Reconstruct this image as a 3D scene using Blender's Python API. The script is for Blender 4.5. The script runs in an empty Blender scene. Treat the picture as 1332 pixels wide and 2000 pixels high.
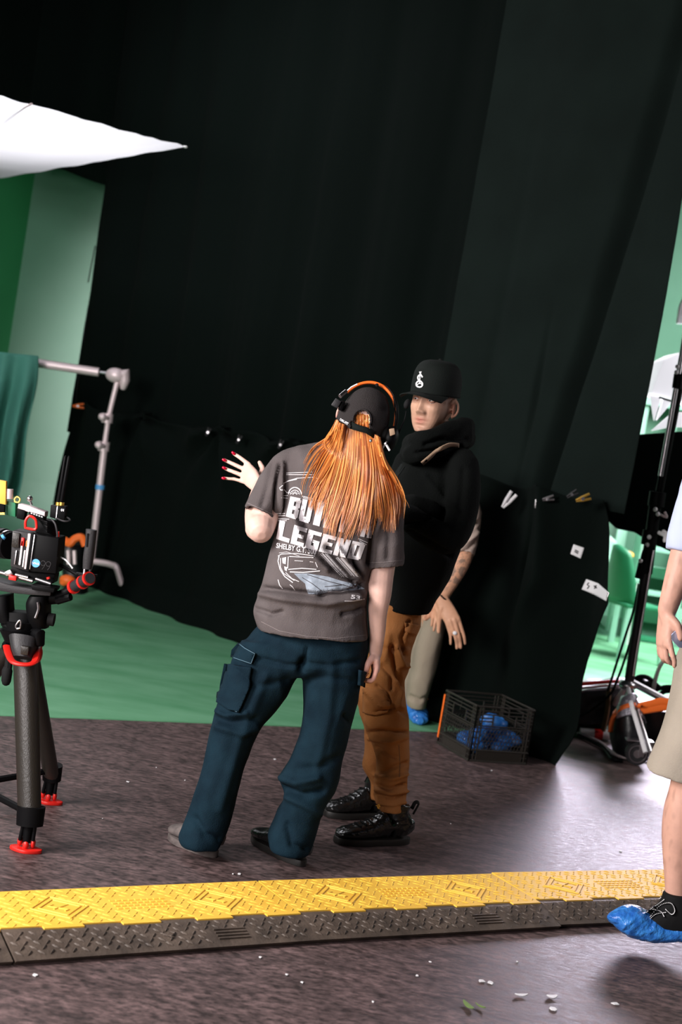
import bpy, bmesh, math, random
import numpy as np
from mathutils import Vector as V, Matrix, noise
from mathutils.bvhtree import BVHTree
PI = math.pi
C = bpy.context.scene.collection
# ------------------------------------------------------------------ camera
F_PX, Y0, CAM_H, ROLL = 2800.0, 830.0, 1.5, math.radians(9.4)
PITCH = math.atan((1000-Y0)*math.cos(ROLL)/F_PX)
FW = V((0, math.cos(PITCH), -math.sin(PITCH))); UP = V((0, math.sin(PITCH), math.cos(PITCH))); RT = V((1, 0, 0))
IX = math.cos(ROLL)*RT+math.sin(ROLL)*UP; IY = -math.sin(ROLL)*RT+math.cos(ROLL)*UP
CAM = V((0, 0, CAM_H))
cd = bpy.data.cameras.new('camera'); cam = bpy.data.objects.new('camera', cd); C.objects.link(cam)
M = Matrix.Identity(4)
for i in range(3):
    M[i][0] = IX[i]; M[i][1] = IY[i]; M[i][2] = -FW[i]; M[i][3] = CAM[i]
cam.matrix_world = M
cd.sensor_fit = 'HORIZONTAL'; cd.sensor_width = 24; cd.lens = 24*F_PX/1332
cd.dof.use_dof = True; cd.dof.focus_distance = 4.8; cd.dof.aperture_fstop = 3.2
cd.clip_end = 200
bpy.context.scene.camera = cam
# ------------------------------------------------------------------ light
sc = bpy.context.scene
sc.view_settings.view_transform = 'Standard'; sc.view_settings.look = 'None'
sc.view_settings.exposure = 0.18; sc.view_settings.gamma = 1; sc.view_settings.use_curve_mapping = False
w = bpy.data.worlds.new('world'); sc.world = w; w.use_nodes = True
w.node_tree.nodes['Background'].inputs[0].default_value = (0.45, 1.0, 0.78, 1)
w.node_tree.nodes['Background'].inputs[1].default_value = 0.008
def area(name, loc, target, size, power, col=(1, 1, 1), sizey=None, spread=PI):
    l = bpy.data.lights.new(name, 'AREA'); l.energy = power; l.color = col; l.size = size; l.spread = spread
    if sizey: l.shape = 'RECTANGLE'; l.size_y = sizey
    o = bpy.data.objects.new(name, l); C.objects.link(o); o.location = loc
    o.rotation_euler = (V(target)-V(loc)).to_track_quat('-Z', 'Y').to_euler(); return o
area('key_light', (-3.6, 2.2, 2.5), (0.2, 5.2, 0.9), 1.5, 330, (1.0, 0.95, 0.93))
area('front_fill', (-2.3, 0.4, 1.5), (0.3, 5.2, 1.1), 1.4, 110, (1.0, 0.93, 0.93))
area('silk_light', (-2.6, 8.6, 4.6), (-2.2, 8.8, 2.8), 1.6, 85, (0.97, 0.96, 1.0))
area('back_light', (2.65, 11.0, 1.35), (1.5, 6.6, 0.0), 1.3, 75, (0.92, 0.82, 1.0), sizey=.6, spread=math.radians(120))
area('side_light', (4.4, 7.6, 2.9), (1.2, 5.0, 0.6), 1.0, 38, (1.0, 0.96, 0.97))
area('set_light', (3.6, 10.4, 5.0), (3.0, 12.3, 0.4), 2.6, 290, (1.0, 0.97, 1.0), spread=math.radians(100))
def spot(name, loc, target, power, ang, blend, col, r=0.2):
    l = bpy.data.lights.new(name, 'SPOT'); l.energy = power; l.color = col; l.spot_size = math.radians(ang); l.spot_blend = blend; l.shadow_soft_size = r
    o = bpy.data.objects.new(name, l); C.objects.link(o); o.location = loc
    o.rotation_euler = (V(target)-V(loc)).to_track_quat('-Z', 'Y').to_euler(); return o
spot('wall_spot', (1.0, 8.75, 2.6), (.02, 13.5, 1.6), 6500, 60, 0.30, (1.0, 0.60, 0.74), 0.35)
# ------------------------------------------------------------------ pixel helpers (frame 1332 x 2000)
def ray(x, y): return FW*F_PX+IX*(x-666)+IY*(1000-y)
def P(x, y, D):
    d = ray(x, y); return CAM+d*(D/d.y)
def G(x, y, z=0.0):
    d = ray(x, y); return CAM+d*((z-CAM_H)/d.z)
def PX(p):
    d = V(p)-CAM; f = d.dot(FW); return 666+F_PX*d.dot(IX)/f, 1000-F_PX*d.dot(IY)/f
def PXn(co):
    d = co-np.array(CAM); f = d@np.array(FW)
    return np.stack([666+F_PX*(d@np.array(IX))/f, 1000-F_PX*(d@np.array(IY))/f], 1)
# ------------------------------------------------------------------ materials
def mat(name, col, rough=0.6, metal=0.0, bump=0.0, bscale=60, var=0.0, vscale=8, attr=None, spec=0.5, trans=0, stretch=(1, 1, 1), col2=None, sheen=0, coat=0, det=4):
    m = bpy.data.materials.new(name); m.use_nodes = True; nt = m.node_tree; b = nt.nodes['Principled BSDF']
    b.inputs['Base Color'].default_value = (*col, 1); b.inputs['Roughness'].default_value = rough; b.inputs['Metallic'].default_value = metal
    b.inputs['Specular IOR Level'].default_value = spec
    if coat: b.inputs['Coat Weight'].default_value = coat; b.inputs['Coat Roughness'].default_value = 0.15
    if sheen: b.inputs['Sheen Weight'].default_value = sheen
    def tex(scale, d=det):
        tc = nt.nodes.new('ShaderNodeTexCoord'); mp = nt.nodes.new('ShaderNodeMapping'); mp.inputs['Scale'].default_value = stretch
        nt.links.new(tc.outputs['Object'], mp.inputs[0]); n = nt.nodes.new('ShaderNodeTexNoise'); n.inputs['Scale'].default_value = scale; n.inputs['Detail'].default_value = d
        nt.links.new(mp.outputs[0], n.inputs['Vector']); return n
    src = None
    if attr:
        a = nt.nodes.new('ShaderNodeAttribute'); a.attribute_name = attr; src = a.outputs['Color']; nt.links.new(src, b.inputs['Base Color'])
    if var or col2:
        n = tex(vscale); r = nt.nodes.new('ShaderNodeValToRGB'); r.color_ramp.elements[0].position = 0.32; r.color_ramp.elements[1].position = 0.68
        c2 = col2 or tuple(min(1, c*(1+var)) for c in col); c1 = col if col2 else tuple(c*(1-var) for c in col)
        if attr: c1 = (1-var,)*3; c2 = (1.0,)*3
        r.color_ramp.elements[0].color = (*c1, 1); r.color_ramp.elements[1].color = (*c2, 1); nt.links.new(n.outputs['Fac'], r.inputs[0])
        if attr:
            mx = nt.nodes.new('ShaderNodeMix'); mx.data_type = 'RGBA'; mx.blend_type = 'MULTIPLY'; mx.inputs[0].default_value = 1
            nt.links.new(src, mx.inputs[6]); nt.links.new(r.outputs[0], mx.inputs[7]); nt.links.new(mx.outputs[2], b.inputs['Base Color'])
        else: nt.links.new(r.outputs[0], b.inputs['Base Color'])
    if bump:
        n = tex(bscale, 3); bp = nt.nodes.new('ShaderNodeBump'); bp.inputs['Strength'].default_value = bump; bp.inputs['Distance'].default_value = 0.01
        nt.links.new(n.outputs['Fac'], bp.inputs['Height']); nt.links.new(bp.outputs[0], b.inputs['Normal'])
    if trans: b.inputs['Transmission Weight'].default_value = trans
    return m
def floor_mat():
    m = mat('dark_floor', (0.05, 0.038, 0.04), 0.5); nt = m.node_tree; b = nt.nodes['Principled BSDF']
    tc = nt.nodes.new('ShaderNodeTexCoord')
    def noisetex(sc_, s, d=6, rot=0.5):
        mp = nt.nodes.new('ShaderNodeMapping'); mp.inputs['Scale'].default_value = s; mp.inputs['Rotation'].default_value = (0, 0, rot)
        n = nt.nodes.new('ShaderNodeTexNoise'); n.inputs['Scale'].default_value = sc_; n.inputs['Detail'].default_value = d; n.inputs['Roughness'].default_value = 0.65
        nt.links.new(tc.outputs['Object'], mp.inputs[0]); nt.links.new(mp.outputs[0], n.inputs['Vector']); return n
    def ramp(n, p0, c0, p1, c1):
        r = nt.nodes.new('ShaderNodeValToRGB'); r.color_ramp.elements[0].position = p0; r.color_ramp.elements[0].color = (*c0, 1)
        r.color_ramp.elements[1].position = p1; r.color_ramp.elements[1].color = (*c1, 1); nt.links.new(n.outputs['Fac'], r.inputs[0]); return r
    n1 = noisetex(6.5, (1, 2.3, 1), 9); r1 = ramp(n1, 0.3, (0.047, 0.033, 0.032), 0.70, (0.185, 0.128, 0.126))
    n2 = noisetex(30, (1, 1.8, 1), 8); r2 = ramp(n2, 0.38, (0.32,)*3, 0.66, (1.5, 1.4, 1.4))
    n3 = noisetex(46, (1, 1, 1), 2, 1.1); r3 = ramp(n3, 0.745, (0, 0, 0), 0.79, (1, 1, 1))
    mx = nt.nodes.new('ShaderNodeMix'); mx.data_type = 'RGBA'; mx.blend_type = 'MULTIPLY'; mx.inputs[0].default_value = 1
    nt.links.new(r1.outputs[0], mx.inputs[6]); nt.links.new(r2.outputs[0], mx.inputs[7])
    mx2 = nt.nodes.new('ShaderNodeMix'); mx2.data_type = 'RGBA'; nt.links.new(r3.outputs[0], mx2.inputs[0])
    nt.links.new(mx.outputs[2], mx2.inputs[6]); mx2.inputs[7].default_value = (0.22, 0.17, 0.16, 1); nt.links.new(mx2.outputs[2], b.inputs['Base Color'])
    rr = ramp(n2, 0.3, (0.42,)*3, 0.7, (0.62,)*3); nt.links.new(rr.outputs[0], b.inputs['Roughness'])
    bp = nt.nodes.new('ShaderNodeBump'); bp.inputs['Strength'].default_value = 0.35; bp.inputs['Distance'].default_value = 0.004
    nt.links.new(n2.outputs['Fac'], bp.inputs['Height']); nt.links.new(bp.outputs[0], b.inputs['Normal']); return m
MT = {}
MT['floor'] = floor_mat()
MT['green_floor'] = mat('green_floor', (0.085, 0.31, 0.145), 0.65, var=0, col2=(0.16, 0.42, 0.235), vscale=2.2, bump=0.05, bscale=30, stretch=(1, 2.5, 1))
MT['green_wall'] = mat('green_wall', (0.055, 0.165, 0.10), 0.7, col2=(0.07, 0.19, 0.12), vscale=1.5)
MT['green_wall_shaded'] = mat('green_wall_shaded', (0.004, 0.12, 0.035), 0.8)  # wall green for the left side, its shade put into the colour
MT['black_cloth'] = mat('black_cloth', (0.0006, 0.0026, 0.0019), 0.95, bump=0.2, bscale=90, spec=0.1)
MT['black_cloth2'] = mat('black_cloth2', (0.0013, 0.0034, 0.0026), 0.95, bump=0.2, bscale=70, spec=0.1)
MT['grey_cloth'] = mat('grey_cloth', (0.0055, 0.0098, 0.0084), 0.95, bump=0.25, bscale=160, spec=0.1, var=0.12, vscale=3)
MT['teal_cloth'] = mat('teal_cloth', (0.05, 0.21, 0.165), 0.8, bump=0.3, bscale=25)
MT['black'] = mat('black', (0.0035, 0.0035, 0.004), 0.5, spec=0.08)
MT['black_matte'] = mat('black_matte', (0.006, 0.006, 0.0065), 0.8, spec=0.2)
MT['dark_grey'] = mat('dark_grey', (0.022, 0.021, 0.023), 0.5, spec=0.3, bump=0.1, bscale=200)
MT['carbon'] = mat('carbon', (0.018, 0.015, 0.012), 0.35, bump=0.15, bscale=400, stretch=(1, 1, 0.2))
MT['steel'] = mat('steel', (0.62, 0.60, 0.62), 0.3, 1.0)
MT['stand'] = mat('stand', (0.80, 0.66, 0.68), 0.4, 0.25)
MT['red'] = mat('red', (0.65, 0.015, 0.01), 0.4)
MT['orange'] = mat('orange', (0.95, 0.17, 0.02), 0.5)
MT['yellow'] = mat('yellow', (0.93, 0.53, 0.055), 0.62, col2=(0.98, 0.60, 0.075), vscale=14, bump=0.05, bscale=60)
MT['rubber'] = mat('rubber', (0.050, 0.036, 0.028), 0.6, col2=(0.12, 0.088, 0.068), vscale=12, bump=0.2, bscale=90)
MT['white'] = mat('white', (0.85, 0.84, 0.86), 0.6)
MT['tshirt'] = mat('tshirt', (0.082, 0.068, 0.068), 0.9, col2=(0.115, 0.098, 0.098), vscale=9, bump=0.25, bscale=260, spec=0.15)
MT['print'] = mat('print', (0.74, 0.71, 0.73), 0.85, spec=0.1, var=0.05, vscale=60)
MT['print_blue'] = mat('print_blue', (0.33, 0.38, 0.45), 0.85, spec=0.1, var=0.3, vscale=40)
MT['print_dark'] = mat('print_dark', (0.05, 0.042, 0.042), 0.85, spec=0.1)
MT['stand_thread'] = mat('hem_thread', (0.26, 0.22, 0.22), 0.9)
MT['denim'] = mat('denim', (0.0030, 0.012, 0.021), 0.85, col2=(0.0055, 0.020, 0.032), vscale=14, bump=0.3, bscale=300, spec=0.12)
MT['stitch'] = mat('stitch', (0.06, 0.12, 0.16), 0.8)
MT['brown'] = mat('brown', (0.30, 0.115, 0.032), 0.85, col2=(0.38, 0.155, 0.052), vscale=10, bump=0.25, bscale=240, spec=0.2)
MT['khaki'] = mat('khaki', (0.30, 0.25, 0.19), 0.9, bump=0.2, bscale=200, spec=0.2, var=0.08)
MT['shorts'] = mat('shorts', (0.38, 0.33, 0.27), 0.9, bump=0.2, bscale=250, spec=0.2, var=0.06)
MT['tee_beige'] = mat('tee_beige', (0.46, 0.36, 0.31), 0.9, bump=0.2, bscale=150, spec=0.2)
MT['hoodie'] = mat('hoodie', (0.0022, 0.0030, 0.0028), 0.95, bump=0.3, bscale=180, spec=0.15)
MT['hood_light'] = mat('hood_light', (0.008, 0.010, 0.010), 0.95, bump=0.3, bscale=180, spec=0.15)
MT['beige'] = mat('beige', (0.36, 0.24, 0.16), 0.9)
MT['cap_grey'] = mat('cap_grey', (0.032, 0.027, 0.027), 0.85, bump=0.6, bscale=420, spec=0.2)
MT['cap_black'] = mat('cap_black', (0.005, 0.0075, 0.0065), 0.85, bump=0.2, bscale=300, spec=0.2)
MT['skin'] = mat('skin', (0.7, 0.4, 0.3), 0.5, attr='tint', var=0.10, vscale=30, bump=0.05, bscale=120, spec=0.35)
MT['nail'] = mat('nail', (0.45, 0.0, 0.02), 0.2)
MT['leather'] = mat('leather', (0.010, 0.010, 0.010), 0.22, bump=0.3, bscale=60)
MT['sole'] = mat('sole', (0.014, 0.013, 0.012), 0.5)
MT['dusty'] = mat('dusty', (0.11, 0.09, 0.085), 0.8, var=0.3, vscale=40)
MT['plastic_blue'] = mat('plastic_blue', (0.02, 0.13, 0.50), 0.25, col2=(0.05, 0.26, 0.72), vscale=40, bump=0.8, bscale=50, spec=0.6)
MT['blue'] = mat('blue', (0.10, 0.40, 0.80), 0.4)
MT['shirt_blue'] = mat('shirt_blue', (0.50, 0.56, 0.78), 0.85)
MT['crate'] = mat('crate', (0.03, 0.026, 0.022), 0.3, bump=0.1, bscale=80)
MT['eye'] = mat('eye', (0.75, 0.68, 0.65), 0.2); MT['iris'] = mat('iris', (0.02, 0.012, 0.008), 0.15)
MT['brow'] = mat('brow', (0.16, 0.075, 0.035), 0.9)
MT['mint'] = mat('mint', (0.27, 0.55, 0.41), 0.6); MT['mint_dark'] = mat('mint_dark', (0.02, 0.20, 0.09), 0.5)
MT['gold'] = mat('gold', (0.8, 0.5, 0.1), 0.3, 0.8)
MT['amber'] = mat('amber', (0.95, 0.50, 0.08), 0.4)
MT['silver_bag'] = mat('silver_bag', (0.35, 0.33, 0.38), 0.35, 0.5, bump=0.8, bscale=40)
MT['leaf'] = mat('leaf', (0.15, 0.26, 0.04), 0.6)
MT['nylon'] = mat('nylon', (0.010, 0.011, 0.013), 0.35, bump=0.5, bscale=18)
def hair_mat():
    m = mat('hair', (0.6, 0.2, 0.04), 0.33, spec=0.5); nt = m.node_tree; b = nt.nodes['Principled BSDF']
    g = nt.nodes.new('ShaderNodeNewGeometry'); r = nt.nodes.new('ShaderNodeValToRGB')
    e = r.color_ramp.elements; e[0].position = 0; e[0].color = (0.24, 0.05, 0.012, 1); e[1].position = 1; e[1].color = (0.92, 0.40, 0.11, 1)
    k = e.new(0.5); k.color = (0.75, 0.24, 0.045, 1)
    nt.links.new(g.outputs['Random Per Island'], r.inputs[0]); nt.links.new(r.outputs[0], b.inputs['Base Color']); return m
MT['hair'] = hair_mat()
def silk_mat():
    m = bpy.data.materials.new('silk'); m.use_nodes = True; nt = m.node_tree; nt.nodes.remove(nt.nodes['Principled BSDF'])
    d = nt.nodes.new('ShaderNodeBsdfDiffuse'); d.inputs[0].default_value = (0.8, 0.79, 0.82, 1); t = nt.nodes.new('ShaderNodeBsdfTranslucent'); t.inputs[0].default_value = (0.9, 0.88, 0.92, 1)
    mx = nt.nodes.new('ShaderNodeMixShader'); mx.inputs[0].default_value = 0.6; nt.links.new(d.outputs[0], mx.inputs[1]); nt.links.new(t.outputs[0], mx.inputs[2])
    nt.links.new(mx.outputs[0], nt.nodes['Material Output'].inputs[0]); return m
MT['silk'] = silk_mat()
MT['lamp_face'] = mat('lamp_face', (0.85, 0.84, 0.86), 0.6); _b = MT['lamp_face'].node_tree.nodes['Principled BSDF']; _b.inputs['Emission Color'].default_value = (0.95, 0.93, 1, 1); _b.inputs['Emission Strength'].default_value = 0.65
# ------------------------------------------------------------------ object helpers
def thing(name, label, cat, loc=(0, 0, 0), group=None):
    o = bpy.data.objects.new(name, None); C.objects.link(o); o.location = loc; o.empty_display_size = 0.05
    o['label'] = label; o['category'] = cat
    if group: o['group'] = group
    return o
def tag(o, label, cat, group=None, kind=None):
    o['label'] = label; o['category'] = cat
    if group: o['group'] = group
    if kind: o['kind'] = kind
    return o
def link(name, me, m, parent=None, label=None):
    o = bpy.data.objects.new(name, me); C.objects.link(o)
    if isinstance(m, (list, tuple)):
        for k in m: me.materials.append(MT[k])
    elif m: me.materials.append(MT[m])
    if parent:
        o.parent = parent
        root = parent
        while root.parent: root = root.parent
        if parent is root: o.matrix_parent_inverse = Matrix.Translation(-parent.location)
    if label: o['label'] = label
    return o
class MB:
    """collects verts and faces"""
    def __init__(s): s.v = []; s.f = []; s.mi = []
    def add(s, vs, fs, mi=0):
        n = len(s.v); s.v += [tuple(v) for v in vs]; s.f += [[i+n for i in f] for f in fs]; s.mi += [mi]*len(fs); return s
    def merge(s, o, mi=None):
        n = len(s.v); s.v += o.v; s.f += [[i+n for i in f] for f in o.f]; s.mi += (o.mi if mi is None else [mi]*len(o.f)); return s
    def mesh(s, name='m', smooth=True, fix=True, bevel=0):
        me = bpy.data.meshes.new(name); me.from_pydata(s.v, [], s.f)
        for p, k in zip(me.polygons, s.mi): p.material_index = k
        if fix or bevel:
            bm = bmesh.new(); bm.from_mesh(me)
            bmesh.ops.recalc_face_normals(bm, faces=bm.faces)
            if bevel: bmesh.ops.bevel(bm, geom=[e for e in bm.edges if len(e.link_faces) == 2 and e.calc_face_angle(0) > 0.5], offset=bevel, segments=2, affect='EDGES', profile=0.5, clamp_overlap=True)
            bm.to_mesh(me); bm.free()
        if smooth:
            for p in me.polygons: p.use_smooth = True
            try: me.set_sharp_from_angle(angle=math.radians(38))
            except Exception: pass
        return me
    def build(s, name, m, parent=None, label=None, smooth=True, bevel=0): return link(name, s.mesh(name, smooth, True, bevel), m, parent, label)
    # ---- primitives
    def box(s, c, size, rot=None, mi=0):
        c = V(c); h = V(size)/2; R = rot or Matrix.Identity(3)
        vs = [c+R@V((h.x*i, h.y*j, h.z*k)) for k in (-1, 1) for j in (-1, 1) for i in (-1, 1)]
        return s.add(vs, [[0, 1, 3, 2], [4, 6, 7, 5], [0, 4, 5, 1], [2, 3, 7, 6], [0, 2, 6, 4], [1, 5, 7, 3]], mi)
    def prism(s, pts, thick, mi=0):
        pts = [V(p) for p in pts]; n = len(pts); d = V(thick); vs = pts+[p+d for p in pts]
        fs = [list(range(n)), list(range(2*n-1, n-1, -1))]+[[i, (i+1) % n, (i+1) % n+n, i+n] for i in range(n)]
        return s.add(vs, fs, mi)
    def pprism(s, pix, D, t, mi=0): return s.prism([P(x, y, D) for x, y in pix], (0, t, 0), mi)
    def tube(s, pts, r, n=10, mi=0, flat=1.0, caps=True, closed=False, round_ends=False):
        pts = [V(p) for p in pts]; k = len(pts); rs = list(r) if hasattr(r, '__len__') else [r]*k
        if round_ends and not closed:
            a = (pts[0]-pts[1]).normalized(); b = (pts[-1]-pts[-2]).normalized(); P0, P1, r0, r1 = pts[0], pts[-1], rs[0], rs[-1]
            pts = [P0+a*r0*.95, P0+a*r0*.7]+pts+[P1+b*r1*.7, P1+b*r1*.95]; rs = [r0*.3, r0*.72]+rs+[r1*.72, r1*.3]; k += 4
        vs = []; t0 = None; ref = None
        for i in range(k):
            if closed: t = pts[(i+1) % k]-pts[i-1]
            else: t = pts[min(i+1, k-1)]-pts[max(i-1, 0)]
            t.normalize()
            if ref is None:
                ref = V((0, 0, 1)) if abs(t.z) < 0.9 else V((0, 1, 0))
                u = t.cross(ref).normalized()
            else:
                u = (u-t*u.dot(t)); u = u.normalized() if u.length > 1e-6 else t.orthogonal().normalized()
            w_ = t.cross(u)
            for j in range(n):
                a = 2*PI*j/n; vs.append(pts[i]+u*math.cos(a)*rs[i]+w_*math.sin(a)*rs[i]*flat)
        fs = []
        for i in range(k if closed else k-1):
            for j in range(n):
                i2 = (i+1) % k; fs.append([i*n+j, i*n+(j+1) % n, i2*n+(j+1) % n, i2*n+j])
        if caps and not closed: fs += [list(range(n-1, -1, -1)), [(k-1)*n+j for j in range(n)]]
        return s.add(vs, fs, mi)
    def cyl(s, a, b, r, r2=None, n=16, mi=0): return s.tube([a, b], [r, r if r2 is None else r2], n, mi)
    def ball(s, c, r, n=12, rot=None, mi=0):
        rx, ry, rz = (r, r, r) if not hasattr(r, '__len__') else r; c = V(c); R = rot or Matrix.Identity(3); vs = []; m_ = n*2
        vs.append(c+R@V((0, 0, rz)))
        for i in range(1, n):
            for j in range(m_):
                a = PI*i/n; b = 2*PI*j/m_; vs.append(c+R@V((rx*math.sin(a)*math.cos(b), ry*math.sin(a)*math.sin(b), rz*math.cos(a))))
        vs.append(c+R@V((0, 0, -rz))); fs = [[0, 1+j, 1+(j+1) % m_] for j in range(m_)]
        for i in range(n-2):
            for j in range(m_): a = 1+i*m_; fs.append([a+j, a+m_+j, a+m_+(j+1) % m_, a+(j+1) % m_])
        l = len(vs)-1; a = 1+(n-2)*m_; fs += [[l, a+(j+1) % m_, a+j] for j in range(m_)]
        return s.add(vs, fs, mi)
    def loft(s, secs, n=28, p=2.2, sub=5, mi=0, hollow=None):
        """secs: (xl,yl,xr,yr,D,b[,dl,dr]) pixel ends at depth D (+dl / +dr), half thickness b"""
        data = []
        for q in secs:
            xl, yl, xr, yr, D, b = q[:6]; dl, dr = (q[6], q[7]) if len(q) > 7 else (0, 0)
            A = P(xl, yl, D+dl); B = P(xr, yr, D+dr); data.append(list((A+B)/2)+list((B-A)/2)+[b])
        data = cr(data, sub); return s.rings([(V(d[:3]), V(d[3:6]), d[6]) for d in data], n, p, mi, hollow)
    def rings(s, data, n=28, p=2.2, mi=0, hollow=None):
        k = len(data); R = []
        for i in range(k):
            c, h, b = data[i]; t = data[min(i+1, k-1)][0]-data[max(i-1, 0)][0]
            dv = h.cross(t)
            if dv.length < 1e-7: dv = V((0, 1, 0))
            dv.normalize()
            if dv.y < 0: dv = -dv
            R.append((c, h, dv*b))
        if hollow:
            c, h, dv = R[-1]; tt = (R[-1][0]-R[-2][0]).normalized(); L = h.length
            R.append((c, h*(1-hollow/L), dv*(1-hollow/max(dv.length, 1e-4)))); R.append((c-tt*0.035, h*(1-hollow/L)*.84, dv*(1-hollow/max(dv.length, 1e-4))*.80))
        vs = []
        for c, h, dv in R:
            for j in range(n):
                a = 2*PI*j/n; ca, sa = math.cos(a), math.sin(a)
                vs.append(c+h*(math.copysign(abs(ca)**(2/p), ca))+dv*(math.copysign(abs(sa)**(2/p), sa)))
        k = len(R); fs = [[i*n+j, i*n+(j+1) % n, (i+1)*n+(j+1) % n, (i+1)*n+j] for i in range(k-1) for j in range(n)]
        fs += [list(range(n-1, -1, -1)), [(k-1)*n+j for j in range(n)]]
        return s.add(vs, fs, mi)
def cr(rows, sub=5):
    A = np.array(rows, float); n = len(A); out = []
    for i in range(n-1):
        p0, p1, p2, p3 = A[max(i-1, 0)], A[i], A[i+1], A[min(i+2, n-1)]
        for j in range(sub):
            t = j/sub; out.append(0.5*((2*p1)+(-p0+p2)*t+(2*p0-5*p1+4*p2-p3)*t*t+(-p0+3*p1-3*p2+p3)*t**3))
    out.append(A[-1]); return [list(o) for o in out]
def curve(pts, sub=6): return [V(p) for p in cr([list(p) for p in pts], sub)]
def fuse(mb, voxel=0.006, smooth=4, name='m'):
    me = bpy.data.meshes.new('tmp'); me.from_pydata(mb.v, [], mb.f)
    bm = bmesh.new(); bm.from_mesh(me); bmesh.ops.recalc_face_normals(bm, faces=bm.faces); bm.to_mesh(me); bm.free()
    o = bpy.data.objects.new('tmp', me); C.objects.link(o)
    r = o.modifiers.new('r', 'REMESH'); r.mode = 'VOXEL'; r.voxel_size = voxel; r.adaptivity = 0
    if smooth: s = o.modifiers.new('s', 'SMOOTH'); s.factor = 0.5; s.iterations = smooth
    dg = bpy.context.evaluated_depsgraph_get(); out = bpy.data.meshes.new_from_object(o.evaluated_get(dg))
    bpy.data.objects.remove(o); bpy.data.meshes.remove(me); out.name = name; out.materials.clear()
    for p in out.polygons: p.use_smooth = True
    return out
def getco(me):
    a = np.empty(len(me.vertices)*3); me.vertices.foreach_get('co', a); return a.reshape(-1, 3)
def getno(me):
    a = np.empty(len(me.vertices)*3); me.vertex_normals.foreach_get('vector', a); return a.reshape(-1, 3)
def setco(me, co): me.vertices.foreach_set('co', co.ravel()); me.update()
def displace(me, d): co = getco(me); setco(me, co+getno(me)*d[:, None])
def nz(co, scale, seed=0):
    s = scale if hasattr(scale, '__len__') else (scale,)*3
    return np.array([noise.noise(V((c[0]*s[0]+seed, c[1]*s[1]+seed*.7, c[2]*s[2]))) for c in co])
def wrinkles(me, amp=0.004, scale=(14, 14, 8), seed=0, ridge=True, amp2=0.0015):
    co = getco(me); a = nz(co, scale, seed); b = nz(co, tuple(q*2.7 for q in scale), seed+9)
    d = ((1-np.abs(a)*2.2)*amp-amp*.5 if ridge else a*amp)+b*amp2; displace(me, d)
FOLD = 1.5
def strokes(me, L, facing=True):
    """fold lines: (pixel points, width px, depth m) pressed into the side seen from the camera"""
    co = getco(me); no = getno(me); px = PXn(co); tc = np.array(CAM)-co; tc /= np.linalg.norm(tc, axis=1)[:, None]
    f = np.clip((no*tc).sum(1)*2, 0, 1); d = np.zeros(len(co))
    for pts, w_, dep in L:
        best = np.full(len(co), 1e9)
        for a, b in zip(pts[:-1], pts[1:]):
            a = np.array(a, float); b = np.array(b, float); ab = b-a; t = np.clip(((px-a)@ab)/(ab@ab), 0, 1)
            best = np.minimum(best, np.linalg.norm(px-(a+t[:, None]*ab), axis=1))
        d += dep*FOLD*np.exp(-(best/w_)**2)
    setco(me, co+no*(d*f)[:, None])
def tint(me, base, fn=None):
    co = getco(me); col = np.tile(np.array(base, float), (len(co), 1))
    if fn: col = fn(co, col)
    a = me.color_attributes.new('tint', 'FLOAT_COLOR', 'POINT'); a.data.foreach_set('color', np.concatenate([col, np.ones((len(co), 1))], 1).ravel())
def bvh(me): return BVHTree.FromPolygons([v.co.copy() for v in me.vertices], [list(p.vertices) for p in me.polygons])
def onto(tree, x, y, off=0.002, fallback=5.0):
    d = ray(x, y).normalized(); h = tree.ray_cast(CAM, d)
    if h[0] is None: return P(x, y, fallback)
    n = h[1] if h[1].dot(d) < 0 else -h[1]; return h[0]-d*off
def sline(mb, tree, pts, wpx, off=0.002, mi=0, closed=False, step=4, fallback=5.0):
    """a flat painted line laid on a surface"""
    q = []; pts = [np.array(p, float) for p in pts]
    if closed: pts.append(pts[0])
    for a, b in zip(pts[:-1], pts[1:]):
        n = max(1, int(np.linalg.norm(b-a)/step))
        for i in range(n): q.append(a+(b-a)*i/n)
    q.append(pts[-1]); vs = []
    for i, p in enumerate(q):
        t = q[min(i+1, len(q)-1)]-q[max(i-1, 0)]; t = t/(np.linalg.norm(t)+1e-9); nn = np.array([-t[1], t[0]])*wpx/2
        vs += [onto(tree, *(p+nn), off, fallback), onto(tree, *(p-nn), off, fallback)]
    mb.add(vs, [[2*i, 2*i+1, 2*i+3, 2*i+2] for i in range(len(q)-1)], mi)
def spoly(mb, tree, pts, off=0.002, mi=0, maxe=5, fallback=5.0):
    bm = bmesh.new(); vs = [bm.verts.new((p[0], p[1], 0)) for p in pts]; bm.faces.new(vs); bmesh.ops.triangulate(bm, faces=bm.faces)
    sflat(mb, tree, bm, lambda u, v: (u, v), off, mi, maxe, fallback)
def sflat(mb, tree, bm, fn, off, mi, maxe, fallback):
    for v in bm.verts: v.co.x, v.co.y = fn(v.co.x, v.co.y)
    for _ in range(6):
        es = [e for e in bm.edges if e.calc_length() > maxe]
        if not es: break
        bmesh.ops.subdivide_edges(bm, edges=es, cuts=1); bmesh.ops.triangulate(bm, faces=bm.faces)
    bm.verts.index_update(); mb.add([onto(tree, v.co.x, v.co.y, off, fallback) for v in bm.verts], [[v.index for v in f.verts] for f in bm.faces], mi); bm.free()
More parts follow.
